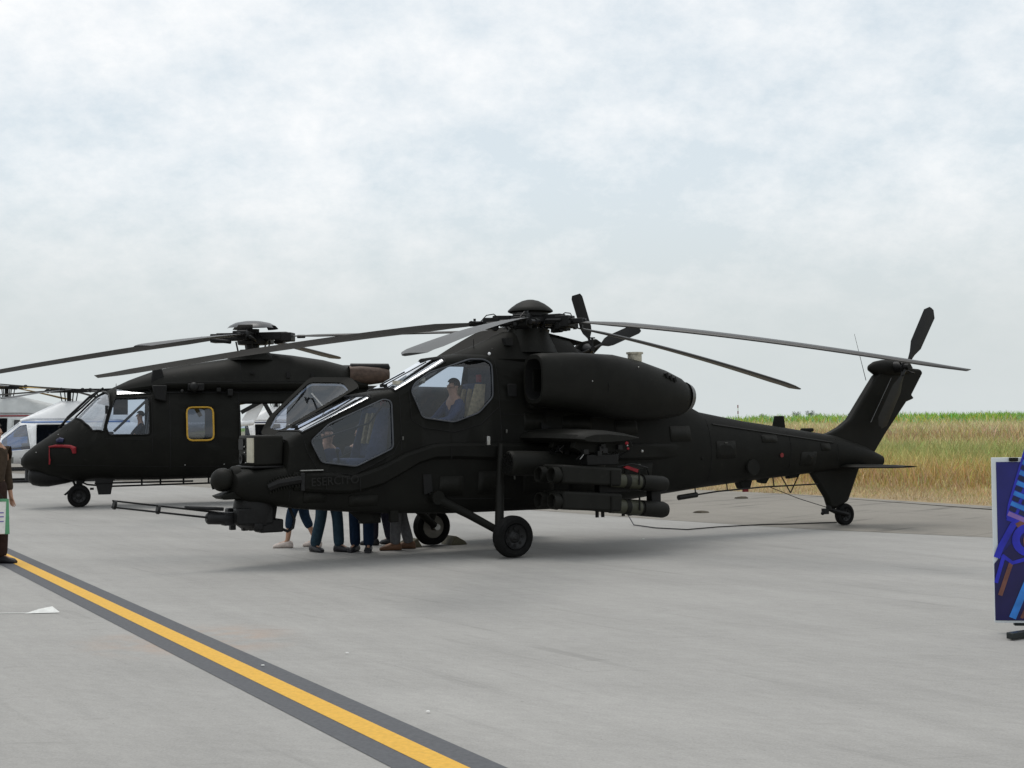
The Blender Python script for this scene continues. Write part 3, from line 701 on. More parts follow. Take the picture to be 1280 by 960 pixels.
# feed chute with ribs on the nose side
bm = NB(); P = [(4.02, .38, .98), (3.92, .44, 1.03), (3.80, .475, 1.05), (3.66, .50, 1.07)]; tube(bm, P, .055, 8)
ch_ = obj('feed_chute', bm, BLACK, heli)
for i in range(12):
    t = i / 11 * 2.999; a = Vector(P[int(t)]).lerp(Vector(P[int(t) + 1]), t % 1); bm = NB(); box(bm, a, (.012, .03, .16), Matrix.Rotation(R(12), 3, 'Y')); obj('chute_rib', bm, OLIVE2, ch_)
bm = NB(); box(bm, (3.64, .50, 1.04), (.05, .05, .22)); obj('chute_bracket', bm, STEEL if False else DKGREY, heli, bevel=.008)
# strake fairing on both sides
top_ = [(3.73, 1.16), (3.22, 1.14), (2.99, 1.08), (2.57, 1.21), (2.23, 1.36), (1.82, 1.47), (1.29, 1.48), (.67, 1.45), (-1.18, 1.42), (-2.56, 1.40)]
bot_ = [(-2.5, 1.20), (-1.18, 1.19), (.67, 1.23), (1.29, 1.28), (1.82, 1.28), (2.06, 1.22), (2.29, 1.10), (2.57, .97), (2.9, .89), (3.12, .88), (3.73, .94)]
for sy in (1, -1):
    rings = []
    xs_ = [3.73, 3.5, 3.22, 3.0, 2.8, 2.57, 2.4, 2.23, 2.05, 1.82, 1.5, 1.0, .4, -.3, -1.0, -1.7, -2.2, -2.52]
    bs = bot_[::-1]
    itp = lambda P, x: float(np.interp(-x, [-p[0] for p in P], [p[1] for p in P]))
    for x in xs_:
        zt_, zb_ = itp(top_, x), itp(bs, x); wb = .44 + 0 * x; 
        if x > 3.2: wb -= (x - 3.2) * .05
        pr_ = .125 if x > -1.5 else .125 * (2.6 + x) / 1.1 + .012
        if x > 3.5: pr_ = .085
        wb = min(wb, sec(SA, x)[2] - .06)
        rings.append([(x, sy * wb, zt_ + .02), (x, sy * (wb + pr_ * .75), zt_), (x, sy * (wb + pr_), zt_ - .035), (x, sy * (wb + pr_), zb_ + .03), (x, sy * (wb + pr_ * .7), zb_), (x, sy * wb, zb_ - .02)])
    bm = NB(); loft(bm, rings); obj('side_strake', bm, OLIVE, heli, 25)
for x in (3.35, 2.9, 1.6, .9): 
    bm = NB(); box(bm, (x, .572 if x < 3.2 else .56, itp(top_, x) - .12), (.007, .004, .17)); obj('panel_seam', bm, SEAM, heli)
bm = NB(); box(bm, (3.52, .50, 1.178), (.3, .03, .012)); obj('strake_lip', bm, STEEL, heli)
for x, z, w_, h_ in ((1.55, .92, .36, .26), (.95, .95, .40, .30), (.2, .95, .5, .34), (-.6, .95, .5, .34), (-1.5, 1.0, .5, .30), (-2.3, 1.55, .4, .22), (-3.2, 1.30, .40, .26), (-4.15, 1.45, .34, .12), (-5.0, 1.12, .36, .22), (-5.4, 1.30, .22, .12), (.25, 1.75, .34, .24), (-.45, 1.72, .5, .2), (-1.3, 1.65, .4, .2), (3.45, .85, .3, .14), (2.8, .78, .4, .14)):
    P = hole_xz(SA, [(x + w_ / 2, z - h_ / 2), (x + w_ / 2, z + h_ / 2), (x - w_ / 2, z + h_ / 2), (x - w_ / 2, z - h_ / 2)], r=.03)
    bm = fillcut([P], [], []); 
    for v in bm.verts: v.co = surf(SA, v.co.x, v.co.y * 100, .004)
    ap = obj('access_panel', bm, OLIVE2, heli, 30); sm = ap.modifiers.new('depth', 'SOLIDIFY'); sm.thickness = .006; sm.offset = 0
    if (x, z) in ((.2, .95), (-1.5, 1.0), (-3.2, 1.30)):
        obj('panel_latch', box(NB(), surf(SA, x, inv(SA, x, z + h_ / 2 - .03), .008), (.05, .01, .018)), mat('worn_latch', (.06, .06, .055), .5, .3), ap)
# cowling: roof fairing and mast fairing
FS = [(-.70,2.5,2.69,.30,2.55,3,.1),(-.64,2.5,2.86,.28,2.6,3.5,.3),(-.60,2.5,2.90,.28,2.6,3.5,.3),(-.3,2.5,2.96,.30,2.6,3.2,.3),(.15,2.5,3.02,.36,2.6,2.6,.3),(.46,2.5,2.99,.34,2.6,2.6,.3),(.9,2.5,2.80,.30,2.6,2.6,.3),(1.28,2.5,2.66,.2,2.6,2.6,.2)]
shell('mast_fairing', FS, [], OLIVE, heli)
bm = NB(); prism(bm, [(-.62, 2.9), (-.82, 2.85), (-.60, 2.80)], -.04, .04); prism(bm, [(-.25, 2.985), (-.88, 2.865), (-.62, 2.90)], -.10, .10); obj('fairing_fin', bm, OLIVE, heli)
bm = NB(); lathe(bm, (.05, 0, 2.70), (0, 0, 1), [(0, .42), (.10, .38), (.22, .32), (.34, .27), (.34, 0)], 28, False); obj('mast_cone', bm, OLIVE2, heli)
# engine nacelles
for sy in (1, -1):
    rings = []
    NS = [(.44, 1.985, 2.635, .50, .98, 3.2), (.40, 1.96, 2.655, .48, 1.0, 3.2), (.30, 1.94, 2.665, .46, 1.02, 3), (-.2, 1.86, 2.68, .42, 1.06, 2.6), (-.8, 1.79, 2.665, .40, 1.08, 2.4), (-1.3, 1.755, 2.58, .40, 1.07, 2.3), (-1.75, 1.765, 2.46, .41, 1.03, 2.2), (-2.02, 1.80, 2.36, .44, .97, 2.1), (-2.16, 1.86, 2.27, .50, .90, 2.1), (-2.22, 1.93, 2.20, .56, .84, 2)]
    for x, zb, zt, y0, y1, n in NS:
        ring = []
        for j in range(28):
            a = 2 * math.pi * j / 28; c, s = math.cos(a), math.sin(a); e = 2 / n
            ring.append((x, sy * ((y0 + y1) / 2 + (y1 - y0) / 2 * math.copysign(abs(c) ** e, c)), (zt + zb) / 2 + (zt - zb) / 2 * math.copysign(abs(s) ** e, s)))
        rings.append(ring)
    inner = [[Vector(p) for p in rings[0]]]
    c0 = Vector((.44, sy * .74, 2.31)); r1 = [c0 + (p - c0) * .84 for p in inner[0]]; r2 = [Vector((.05, p.y, p.z)) for p in r1]
    bm = NB(); loft(bm, [r1, rings[0]] + rings[1:], False)
    f_ = [v for v in bm.verts if abs(v.co.x + 2.22) < 1e-4]; bmesh.ops.contextual_create(bm, geom=[e for e in bm.edges if e.is_boundary and all(abs(v.co.x + 2.22) < 1e-3 for v in e.verts)])
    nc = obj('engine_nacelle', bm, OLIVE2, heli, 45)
    bm = NB(); loft(bm, [r1, r2], False); bm.faces.new([bm.verts.new(p) for p in r2]); obj('intake_duct', bm, SEAM, nc)
    bm = NB(); lathe(bm, (-2.13, sy * .72, 2.07), (-1, 0, -.12), [(0, .225), (.075, .20), (.09, .17), (.02, .15), (.02, .0)], 24, False); obj('exhaust_ring', bm, mat('exhaust_rim', (.14, .14, .135), .4, .5), nc)
    bm = NB(); lathe(bm, (-1.27, sy * .72, 2.54), (0, 0, 1), [(0, .10), (.14, .10), (.14, .12), (.165, .12), (.165, .085), (.1, .08), (.1, 0)], 20, False); obj('exhaust_vent', bm, PALE, nc)
    for i in range(3): obj('vent_louvre', box(NB(), (-1.62 - .07 * i, sy * .91, 2.375 - .03 * i), (.035, .20, .07), Matrix.Rotation(R(20), 3, 'Y')), SEAM, nc)
    bm = NB(); tube(bm, [(-.55, sy * .90, 2.60), (-.56, sy * 1.03, 2.45), (-.56, sy * 1.083, 2.2), (-.55, sy * 1.0, 1.93)], .006, 4, False); tube(bm, [(-.56, sy * .98, 2.53), (-1.3, sy * .96, 2.45), (-1.75, sy * .93, 2.36)], .006, 4, False); obj('panel_seam', bm, SEAM, nc)
    for x, z in ((-.3, 2.28), (-1.1, 2.48)): obj('latch', ball(NB(), (x, sy * 1.06 if x > -1 else sy * 1.03, z), .011, seg=6), STEEL, nc)
    bm = NB(); box(bm, (-.2, sy * .45, 2.2), (1.1, .2, .6)); obj('nacelle_root', bm, OLIVE, heli, bevel=.05)
bm = NB(); box(bm, (.62, .495, 2.02 + .15), (.14, .02, .17)); obj('side_vent', bm, SEAM, heli, bevel=.01)
bm = NB(); prism(bm, [(.16, 1.74), (.0, 1.66), (.16, 1.64)], .49, .51); obj('side_scoop', bm, SEAM, heli)
for x, z in ((.72, 1.62), (2.27, 1.55), (.60, 1.0)): obj('grab_handle', box(NB(), (x, .505 if z > 1.5 else .50, z), (.018, .03, .05)), mat('worn_metal', (.12, .12, .11), .45, .5), heli, bevel=.006)
# stub wings
def wing_ring(y, xl, xt, zc, th):
    c = xl - xt; P = [(0, 0), (.04, .5), (.2, .95), (.45, 1), (.75, .6), (1, .05), (.75, -.4), (.45, -.65), (.2, -.6), (.04, -.35)]
    return [(xl - a * c, y, zc + b * th) for a, b in P]
for sy in (1, -1):
    bm = NB(); loft(bm, [wing_ring(sy * .44, .50, -.80, 1.53, .12), wing_ring(sy * 1.0, .44, -.72, 1.53, .115), wing_ring(sy * 1.64, .38, -.62, 1.52, .10), wing_ring(sy * 1.71, .30, -.58, 1.51, .06)])
    wg = obj('stub_wing', bm, OLIVE2, heli, 35)
    for y in (.98, 1.48):
        bm = NB(); prism(bm, [(.30, 1.52), (.34, 1.40), (.2, 1.33), (-.5, 1.33), (-.62, 1.40), (-.55, 1.52)], sy * y - .05, sy * y + .05); py = obj('pylon', bm, OLIVE, wg, bevel=.012)
        for i in range(9):
            x = random.uniform(-.45, .3); p = Vector((x, sy * (y + random.uniform(-.1, .1)), 1.42)); bm = tube(NB(), [p, p + Vector((random.uniform(-.15, .15), sy * .06, -.07)), p + Vector((random.uniform(-.25, .2), 0, -.17))], .009, 5)
            obj('rack_cable', bm, STEEL if i == 3 else BLACK, py)
        for i in range(6): obj('rack_fitting', box(NB(), (random.uniform(-.45, .3), sy * (y + .07), random.uniform(1.30, 1.42)), (.07, .06, .06)), DKGREY, py)
    # rocket pod, inboard
    bm = NB(); lathe(bm, (1.0, sy * .98, 1.21), (-1, 0, -.03), [(0, .0), (0, .145), (.02, .16), (.06, .162), (1.3, .162), (1.45, .13), (1.5, .08), (1.5, 0)], 28, False)
    rk = obj('rocket_pod', bm, OLIVE2, heli)
    for rr, nn in ((0, 1), (.06, 6), (.115, 12)):
        for i in range(nn):
            a = 2 * math.pi * i / nn + .2; bm = NB(); lathe(bm, (1.0, sy * .98 + rr * math.cos(a), 1.21 + rr * math.sin(a)), (1, 0, 0), [(-.05, 0), (-.05, .018), (.008, .018), (.008, .024), (-.001, .024)], 10, False); obj('launch_tube', bm, BLACK, rk)
    # four-tube missile racks, outboard, two over two
    for tier, (zf, zr) in enumerate(((1.07, .89), (.74, .55))):
        for dy in (-.15, .15):
            yc = sy * (1.48 + dy); a = Vector((.76, yc, zf)); b = Vector((-1.06, yc, zr)); d = (b - a)
            bm = NB(); L_ = d.length
            lathe(bm, a, d, [(.10, .0), (.08, .075), (0, .088), (0, .10), (.09, .105), (.10, .085), (L_ * .62, .085), (L_ * .62, .098), (L_ * .66, .098), (L_ * .66, .09), (L_ * .78, .09), (L_ * .78, .105), (L_ * .97, .108), (L_, .09), (L_, 0)], 24, False)
            ms = obj('missile_tube', bm, OLIVE2, heli)
            bm = NB(); lathe(bm, a + d * .50, d, [(0, .093), (L_ * .26, .093)], 24, False); obj('tube_sleeve', bm, TUBEG, ms)
        a = Vector((.60, sy * 1.48, zf - .025)); bm = NB(); box(bm, a + Vector((-.42, 0, 0)), (.92, .50, .235), Matrix.Rotation(R(-4.2), 3, 'Y')); bx = obj('launcher_box', bm, OLIVE2, heli, bevel=.03)
        for x in (-.1, -.55): obj('box_rib', box(NB(), (x, sy * 1.735, zf - .07), (.02, .012, .2)), OLIVE, bx)
    bm = NB(); box(bm, (-.1, sy * 1.48, 1.24), (.5, .16, .14)); box(bm, (-.3, sy * 1.48, .88), (.5, .12, .16)); box(bm, (-.98, sy * 1.48, .76), (.16, .12, .22)); obj('launcher_rack', bm, BLACK, heli, bevel=.01)
    for x in (.0, -.09, -.42, -.53): obj('rack_pin', box(NB(), (x, sy * 1.55, .56), (.035, .03, .13)), BLACK, heli)
    bm = NB(); tube(bm, [(-.3, sy * 1.6, 1.14), (-.5, sy * 1.66, 1.18), (-.75, sy * 1.64, 1.12), (-.82, sy * 1.6, 1.0)], .012, 6); tube(bm, [(.4, sy * 1.5, .98), (.42, sy * 1.56, .9), (.45, sy * 1.5, .82)], .01, 6); obj('launcher_cable', bm, BLACK, heli)
    if sy > 0:
        bm = NB(); prism(bm, [(-.42, 1.16), (-.62, 1.10), (-.60, 1.06), (-.38, 1.13)], 1.60, 1.64); obj('red_tag', bm, RED, heli)
        bm = NB(); ball(bm, (-.38, 1.70, 1.45), .025, seg=8); ball(bm, (-.40, 1.70, 1.38), .018, seg=8); obj('red_cap', bm, RED, heli)
        bm = NB(); ball(bm, (-.66, 1.66, 1.34), .02, seg=8); ball(bm, (-.38, 1.715, 1.42), .012, seg=8); tube(bm, [(.20, 1.10, 1.43), (.28, 1.1, 1.37), (.22, 1.1, 1.33)], .008, 5); obj('pin_handle', bm, STEEL, heli)
# main gear
for sy in (1, -1):
    W_ = wheel(heli, (1.008, sy * 1.10, .272), .272, .19, rimm=DKGREY if sy > 0 else mat('pale_wheel_rim', (.16, .15, .13), .5, .2, .4))
    W_.scale = (1, sy, 1)
    bm = NB(); tube(bm, [(1.78, sy * .50, .76), (1.45, sy * .72, .56), (1.05, sy * .95, .30)], [.062, .055, .05], 10); lathe(bm, (1.80, sy * .42, .78), (0, sy, 0), [(0, .09), (.16, .09)], 16); gl_ = obj('trailing_arm', bm, OLIVE, heli)
    bm = NB(); tube(bm, [(1.008, sy * .92, .272), (1.008, sy * 1.14, .272)], .045, 10); obj('axle', bm, STEEL, gl_)
    bm = NB(); tube(bm, [(.87, sy * .60, 1.45), (.99, sy * .76, .96), (1.0, sy * .78, .88)], [.035, .045, .045], 10); tube(bm, [(.995, sy * .77, .92), (1.12, sy * .95, .34)], .058, 12); obj('shock_strut', bm, OLIVE2, heli)
    bm = NB(); box(bm, (1.10, sy * .66, 1.50), (.05, .05, .12)); obj('strut_bracket', bm, STEEL, heli, bevel=.01)
    bm = NB(); tube(bm, [(1.9, sy * .47, .9), (1.85, sy * .5, .76), (1.6, sy * .62, .62)], .012, 5); obj('brake_hose', bm, BLACK, heli)
bm = NB(); prism(bm, [(1.98, 1.08), (1.86, 1.08), (1.84, .86), (1.96, .82)], .478, .496); obj('step_recess', bm, SEAM, heli)
bm = NB(); box(bm, (2.6, .2, .55), (.28, .1, .16)); box(bm, (2.35, .38, .63), (.12, .06, .3)); prism(bm, [(2.95, .66), (2.6, .62), (2.55, .50), (2.72, .47)], .24, .27); obj('belly_step', bm, OLIVE, heli, bevel=.01)
# tail: fin, ventral fin, stabiliser
def finloft(P0, y, th, name, m, k=1.0):
    bm = NB(); prism(bm, P0, y - th, y + th); return obj(name, bm, m, heli, bevel=th * .8)
FIN = [(-5.45, 1.47), (-5.72, 1.52), (-5.95, 1.61), (-6.17, 1.74), (-6.5, 2.12), (-6.80, 2.46), (-6.95, 2.56), (-7.5, 2.60), (-7.86, 2.58), (-7.92, 2.52), (-7.63, 2.14), (-7.70, 2.08), (-7.50, 2.02), (-6.97, 1.48), (-6.68, 1.14), (-6.2, 1.12)]
finloft(FIN, 0, .075, 'tail_fin', OLIVE)
finloft([(-5.25, .93), (-5.62, .46), (-5.68, .30), (-5.82, .28), (-6.10, .39), (-6.40, .97)], 0, .06, 'ventral_fin', OLIVE)
bm = NB(); rings = []
for i, (x, r) in enumerate([(-6.66, .0), (-6.70, .05), (-6.82, .10), (-7.0, .125), (-7.3, .13), (-7.55, .11), (-7.68, .05)]):
    rings.append([(x, math.cos(a) * r * 1.1, 2.585 + math.sin(a) * r * 1.15) for a in [2 * math.pi * j / 16 for j in range(16)]])
loft(bm, rings); obj('fin_gearbox_fairing', bm, OLIVE, heli, 50)
for sy in (1, -1):
    bm = NB(); loft(bm, [wing_ring(sy * .05, -5.78, -6.45, .965, .04), wing_ring(sy * 1.0, -5.95, -6.42, .975, .032), wing_ring(sy * 1.25, -6.05, -6.40, .98, .018)]); obj('stabiliser', bm, OLIVE2, heli, 35)
bm = NB(); tube(bm, [(-6.60, .095, 1.68), (-7.10, .10, 2.42)], .005, 5); obj('blade_edge_highlight', bm, mat('painted_highlight_grey', (.16, .16, .16), .5), heli)  # pale line painting the highlight along the lower tail rotor blade's edge
# tail rotor on the port side of the fin
TR = Vector((-7.20, .34, 2.60))
bm = NB(); lathe(bm, (TR.x, .05, TR.z), (0, 1, 0), [(0, .10), (.15, .09), (.2, .06), (.36, .05), (.36, 0)], 16, False); hub = obj('tail_rotor_hub', bm, BLACK, heli)
for an in (R(57), R(237)):
    bm = NB(); d = Vector((-math.cos(an), 0, math.sin(an))); pz = Vector((math.sin(an), 0, math.cos(an)))
    rings = []
    for s, c_, t_ in ((.06, .06, .03), (.16, .08, .025), (.27, .12, .02), (.44, .25, .018), (1.08, .27, .012), (1.19, .10, .008)):
        sw_ = 0 if s < .4 else .0
        o_ = TR + d * s; rings.append([tuple(o_ + pz * (c_ * a) + Vector((0, b * t_ + a * c_ * -.1, 0))) for a, b in ((.5, 0), (.3, .7), (0, 1), (-.5, .1), (0, -.6), (.3, -.5))])
    loft(bm, rings); obj('tail_rotor_blade', bm, BLADED, heli)
bm = NB()
for i in range(4):
    a = i * math.pi / 2 + .6; tube(bm, [TR + Vector((0, -.1, 0)), TR + Vector((math.cos(a) * .16, -.02, math.sin(a) * .16)), TR + Vector((math.cos(a) * .18, .04, math.sin(a) * .18))], .015, 5)
lathe(bm, TR + Vector((0, -.06, 0)), (0, 1, 0), [(0, .09), (.03, .09)], 12); obj('tail_pitch_link', bm, DKGREY, hub)
bm = NB(); lathe(bm, (-6.05, 0, 1.9), (-.0, 0, 1), [(0, 0), (0, .0)], 4, False); bm.free()
bm = NB(); tube(bm, [(-6.63, -.02, 2.38), (-6.40, -.04, 3.15)], [.006, .003], 5); obj('whip_aerial', bm, DKGREY, heli)
bm = NB(); prism(bm, [(-4.50, 1.60), (-4.56, 1.80), (-4.74, 1.80), (-4.77, 1.58)], -.02, .02); obj('blade_aerial', bm, OLIVE, heli, bevel=.008)
bm = NB(); box(bm, (-5.25, 0, 1.57), (.22, .10, .06)); obj('beacon_housing', bm, OLIVE, heli, bevel=.02)
bm = NB(); tube(bm, [(-2.62, .18, .615), (-3.2, .18, .665), (-4.1, .18, .70), (-5.40, .06, .70)], .013, 6); tube(bm, [(-2.45, .18, .60), (-2.80, .18, .63)], .04, 8)
for x, z in ((-2.78, .635), (-3.4, .675), (-4.35, .70)): tube(bm, [(x, .18, z), (x, .16, z + .14)], .011, 5)
obj('wire_aerial_tube', bm, BLACK, heli)
bm = NB(); tube(bm, [(-4.62, .05, .86), (-4.82, .05, .58)], .010, 5); tube(bm, [(-5.02, .05, .88), (-4.82, .05, .58)], .010, 5); tube(bm, [(-4.3, .1, .70), (-5.0, .05, .48), (-5.68, .03, .30)], .006, 5); obj('aerial_brace', bm, BLACK, heli)
bm = NB(); prism(bm, [(-3.72, .80), (-4.0, .82), (-3.95, .68), (-3.78, .68)], -.05, .09); prism(bm, [(-4.15, .84), (-4.4, .86), (-4.3, .74), (-4.2, .76)], -.05, .07); prism(bm, [(-4.8, .86), (-5.0, .88), (-5.0, .82), (-4.8, .80)], -.05, .05); obj('belly_blister', bm, OLIVE, heli, bevel=.015)
bm = NB(); box(bm, (-3.86, .07, .655), (.10, .03, .05)); obj('red_belly_tag', bm, RED, heli)
bm = NB(); lathe(bm, (-4.38, .33, 1.19), (0, 1, 0), [(0, .035), (.012, .035), (.012, 0)], 16, False); obj('red_marking', bm, mat('faded_red', (.16, .015, .015), .6), heli)
bm = NB(); lathe(bm, (-3.75, .36, 1.02), (0, 1, .1), [(0, .13), (.03, .12), (.03, 0)], 20, False); ball(bm, (-2.7, .42, 1.18), .03, seg=8); obj('round_hatch', bm, OLIVE, heli)
W_ = wheel(heli, (-6.05, 0, .182), .182, .12)
bm = NB(); tube(bm, [(-5.72, 0, .42), (-5.70, 0, .27)], .05, 10); tube(bm, [(-5.74, 0, .27), (-5.95, .07, .21), (-6.05, .08, .182)], .035, 8); tube(bm, [(-5.74, 0, .27), (-5.95, -.07, .21), (-6.05, -.08, .182)], .035, 8)
box(bm, (-5.62, 0, .25), (.10, .07, .09)); ball(bm, (-5.56, 0, .22), .03, seg=8); tube(bm, [(-5.9, 0, .36), (-6.0, 0, .40)], .02, 6); obj('tail_gear_leg', bm, BLACK, heli, bevel=0)
# rotor head
bm = NB(); tube(bm, [(0, 0, 2.9), (0, 0, 3.30)], .10, 16); lathe(bm, (0, 0, 2.98), (0, 0, 1), [(0, .12), (0, .26), (.05, .27), (.05, .12)], 24, False); lathe(bm, (0, 0, 3.13), (0, 0, 1), [(0, .1), (0, .30), (.06, .30), (.09, .25), (.15, .25), (.15, .1)], 20, False); hd = obj('rotor_mast', bm, BLACK, heli)
bm = NB(); lathe(bm, (0, 0, 3.285), (0, 0, 1), [(0, 0), (-.015, .29), (.0, .318), (.018, .316), (.06, .27), (.11, .20), (.15, .12), (.168, .05), (.172, 0)], 36, False); obj('rotor_cap', bm, OLIVE2, heli, 60)
AZ = [R(332.49), R(45.3), R(115.0), R(187.3), R(260.49)]; DR = [.72, .75, .86, .88, .82]
for az, dr in zip(AZ, DR):
    bld = rotor_blade(heli, 5.93, az, 3.135, dr, .40, BLADE, r0=.62, pitch=10, tipsweep=-.10)
    Mz = Matrix.Rotation(az, 3, 'Z')
    def rb(bm):
        for v in bm.verts: v.co = Mz @ v.co
        return bm
    bm = NB(); box(bm, (.30, 0, 3.16), (.46, .16, .14)); box(bm, (.56, 0, 3.12), (.22, .19, .16)); box(bm, (.74, .0, 3.12), (.24, .10, .07)); lathe(bm, (.50, -.10, 3.06), (0, 1, 0), [(0, .05), (.2, .05)], 12); obj('blade_grip', rb(bm), BLACK, bld, bevel=.01)
    bm = NB(); tube(bm, [(.26, .16, 3.12), (.62, .13, 3.10)], .036, 10); lathe(bm, (.3, .16, 3.12), (1, -.08, -.05), [(0, .05), (.14, .05)], 12); obj('lag_damper', rb(bm), DKGREY, bld)
    bm = NB(); tube(bm, [(.26, -.14, 3.0), (.38, -.19, 3.14)], .014, 6); tube(bm, [(.38, -.19, 3.14), (.55, -.09, 3.14)], .022, 6); obj('pitch_link', rb(bm), DKGREY, bld)
    bm = NB()
    for q in range(7):
        box(bm, (.24 + .09 * q, random.uniform(-.12, .12), 3.13 + random.uniform(-.09, .10)), (.035, .04, random.uniform(.03, .07)))
    tube(bm, [(.45, .05, 3.20), (.52, .08, 3.25), (.62, .05, 3.235), (.70, .0, 3.15)], .008, 5); tube(bm, [(.72, .06, 3.13), (.84, .1, 3.15), (.88, .02, 3.12)], .008, 5)
    obj('grip_bolt', rb(bm), DKGREY, bld)
bm = NB()
for i in range(10):
    a = i * .628 + .2; p = Vector((math.cos(a) * .2, math.sin(a) * .2, 2.97)); tube(bm, [p, p + Vector((0, 0, .22))], .012, 5)
obj('hub_rod', bm, DKGREY, heli)
bm = NB(); box(bm, (.52, .22, 2.84), (.10, .12, .10)); tube(bm, [(.98, .1, 2.7), (.98, .1, 2.87)], .006, 4); ball(bm, (.75, .20, 2.72), .03, seg=8); obj('roof_sensor', bm, BLACK, heli)
bm = NB(); ball(bm, (.86, .31, 2.665), .022, seg=8); obj('roof_light', bm, WHITEP, heli)

# faint stencil under the gunner window and small placards
def text(s, size, M, m, name, parent):
    cu = bpy.data.curves.new(name, 'FONT'); cu.body = s; cu.size = size; cu.extrude = .001
    o = bpy.data.objects.new(name, cu); col.objects.link(o); dg = bpy.context.evaluated_depsgraph_get(); me = bpy.data.meshes.new_from_object(o.evaluated_get(dg)); bpy.data.objects.remove(o)
    me.materials.append(m); o = bpy.data.objects.new(name, me); col.objects.link(o); o.parent = parent; o.matrix_local = M; return o

sm_ = mat('stencil_grey', (.0125, .0125, .0115), .6, 0, .2, .1)
tx = text('ESERCITO', .145, Matrix.Translation((3.56, .578, .985)) @ Matrix.Rotation(R(2), 4, 'Y') @ Matrix.Rotation(math.pi, 4, 'Z') @ Matrix.Rotation(R(90), 4, 'X'), sm_, 'stencil_lettering', heli)
# chocks at the far main wheel
for i, dx in enumerate((.36, -.36)):
    bm = NB(); s_ = 1 if dx > 0 else -1
    prism(bm, [(-.13 * s_, 0), (.13 * s_, 0), (.10 * s_, .05), (-.05 * s_, .13)] if s_ > 0 else [(-.13, 0), (.13, 0), (.05, .13), (-.10, .05)], -.16, .16)
    o = obj('wheel_chock', bm, mat('chock_olive', (.10, .09, .06), .7), None, 25, .008, label=['dull olive wheel chock in front of the far main wheel', 'dark wheel chock behind the far main wheel'][i], cat='chock', group='chocks at the far main wheel')
    c_ = heli.matrix_basis @ Vector((1.008 + dx, -1.10, 0)) if False else Matrix.Translation((.2679, 18.36, 0)) @ Matrix.Rotation(math.pi + TH, 4, 'Z') @ Vector((1.008 + dx, -1.10, 0))
    o.location = c_; o.rotation_euler = (0, 0, math.pi + TH)
# cable on the ground under the tail
bm = NB(); tube(bm, [(1.92, 22.4, .20), (2.0, 21.9, .02), (2.3, 21.3, .014), (2.75, 20.9, .014), (3.3, 21.3, .018), (3.7, 21.5, .018), (4.1, 21.7, .018), (4.6, 21.75, .018), (5.4, 22.0, .018)], .010, 5)
obj('ground_cable', bm, DKGREY, None, label='thin dark cable snaking over the ground below the tail boom', cat='cable')

# ------------------------------------------------------------------ TRANSPORT HELICOPTER behind
TH2 = .327
nh = empty('transport_helicopter', (-5.98, 30.3, 0), math.pi + TH2, label='large dark olive transport helicopter with yellow rimmed cabin window, nose wheel and open side door', cat='helicopter')
SN = [(-7.4,2.35,2.6,.15,2.5,2.2,0),(-6,2.1,2.6,.28,2.4,2.3,0),(-3.6,1.5,2.66,.55,2.2,2.6,0),(-2.2,.75,2.68,.85,1.6,3,.1),(-1.2,.6,2.68,.93,1.5,3.2,.12),(2.2,.56,2.66,.93,1.5,3.4,.14),(3.1,.58,2.62,.90,1.45,3,.14),(3.42,.6,2.46,.86,1.4,2.8,.13),(3.93,.58,1.94,.76,1.3,2.6,.1),(4.45,.68,1.57,.6,1.12,2.4,.05),(4.75,.80,1.36,.42,1.06,2.2,0),(4.94,.86,1.20,.25,1.03,2.1,0),(5.02,.95,1.08,.08,1.01,2,0)]
wS = hole_xz(SN, [(3.08, 2.38), (2.36, 2.40), (2.36, 1.58), (3.20, 1.58), (3.26, 1.75)]); wSr = [(x, 180 - p) for x, p in wS]
wY = hole_xz(SN, [(1.56, 2.17), (.99, 2.17), (.99, 1.44), (1.56, 1.44)], r=.12); wYr = [(x, 180 - p) for x, p in wY]
wO = hole_xz(SN, [(.39, 2.28), (-.95, 2.28), (-.95, .95), (.39, .95)], r=.03); wOr = [(x, 180 - p) for x, p in hole_xz(SN, [(.75, 2.28), (-.9, 2.28), (-.9, .95), (.75, .95)], r=.03)]
wW = [(3.90, 84), (3.86, 60), (3.70, 30), (3.55, 12), (3.32, 7), (3.18, 35), (3.20, 60), (3.30, 84)]; 
def dens(P):
    o_ = []
    for a, b in zip(P, P[1:] + P[:1]):
        for i in range(4): o_.append((a[0] + (b[0] - a[0]) * i / 4, a[1] + (b[1] - a[1]) * i / 4))
    return o_
wW = dens(wW); wWr = [(x, 180 - p) for x, p in wW]
wT = dens([(3.04, 52), (2.32, 50), (2.32, 80), (3.04, 80)])
shell('fuselage', SN, [wS, wSr, wY, wYr, wO, wOr, wW, wWr, wT], OLIVE, nh, xs=[-5, -1.7, -.5, .2, .7, 1.3, 1.8, 2.7, 3.2, 3.3, 3.6, 3.8, 4.2, 4.6], thick=.03)
pane('cockpit_side_window', SN, wS, GLASS, nh, frame=BLACK, fr=.014); pane('cockpit_side_window', SN, wSr, GLASS, nh, frame=BLACK, fr=.014)
pane('cabin_window', SN, wY, glassmat('cabin_glass_dark', (.12, .13, .15), .8, .08, .07), nh, frame=YEL, fr=.021); pane('cabin_window', SN, wYr, GLASS, nh, frame=YEL, fr=.021)
pane('windscreen', SN, wW, WSGLASS, nh, frame=BLACK, fr=.018); pane('windscreen', SN, wWr, WSGLASS, nh, frame=BLACK, fr=.018); pane('roof_window', SN, wT, WSGLASS, nh, frame=BLACK, fr=.014)
line_on(SN, [(1.92, 2.5), (1.92, .8)], .010, SEAM, nh, 'door_seam'); line_on(SN, [(.42, 2.5), (.42, .75)], .010, SEAM, nh, 'door_seam'); line_on(SN, [(2.30, 2.5), (2.30, 1.4)], .008, SEAM, nh, 'door_seam')
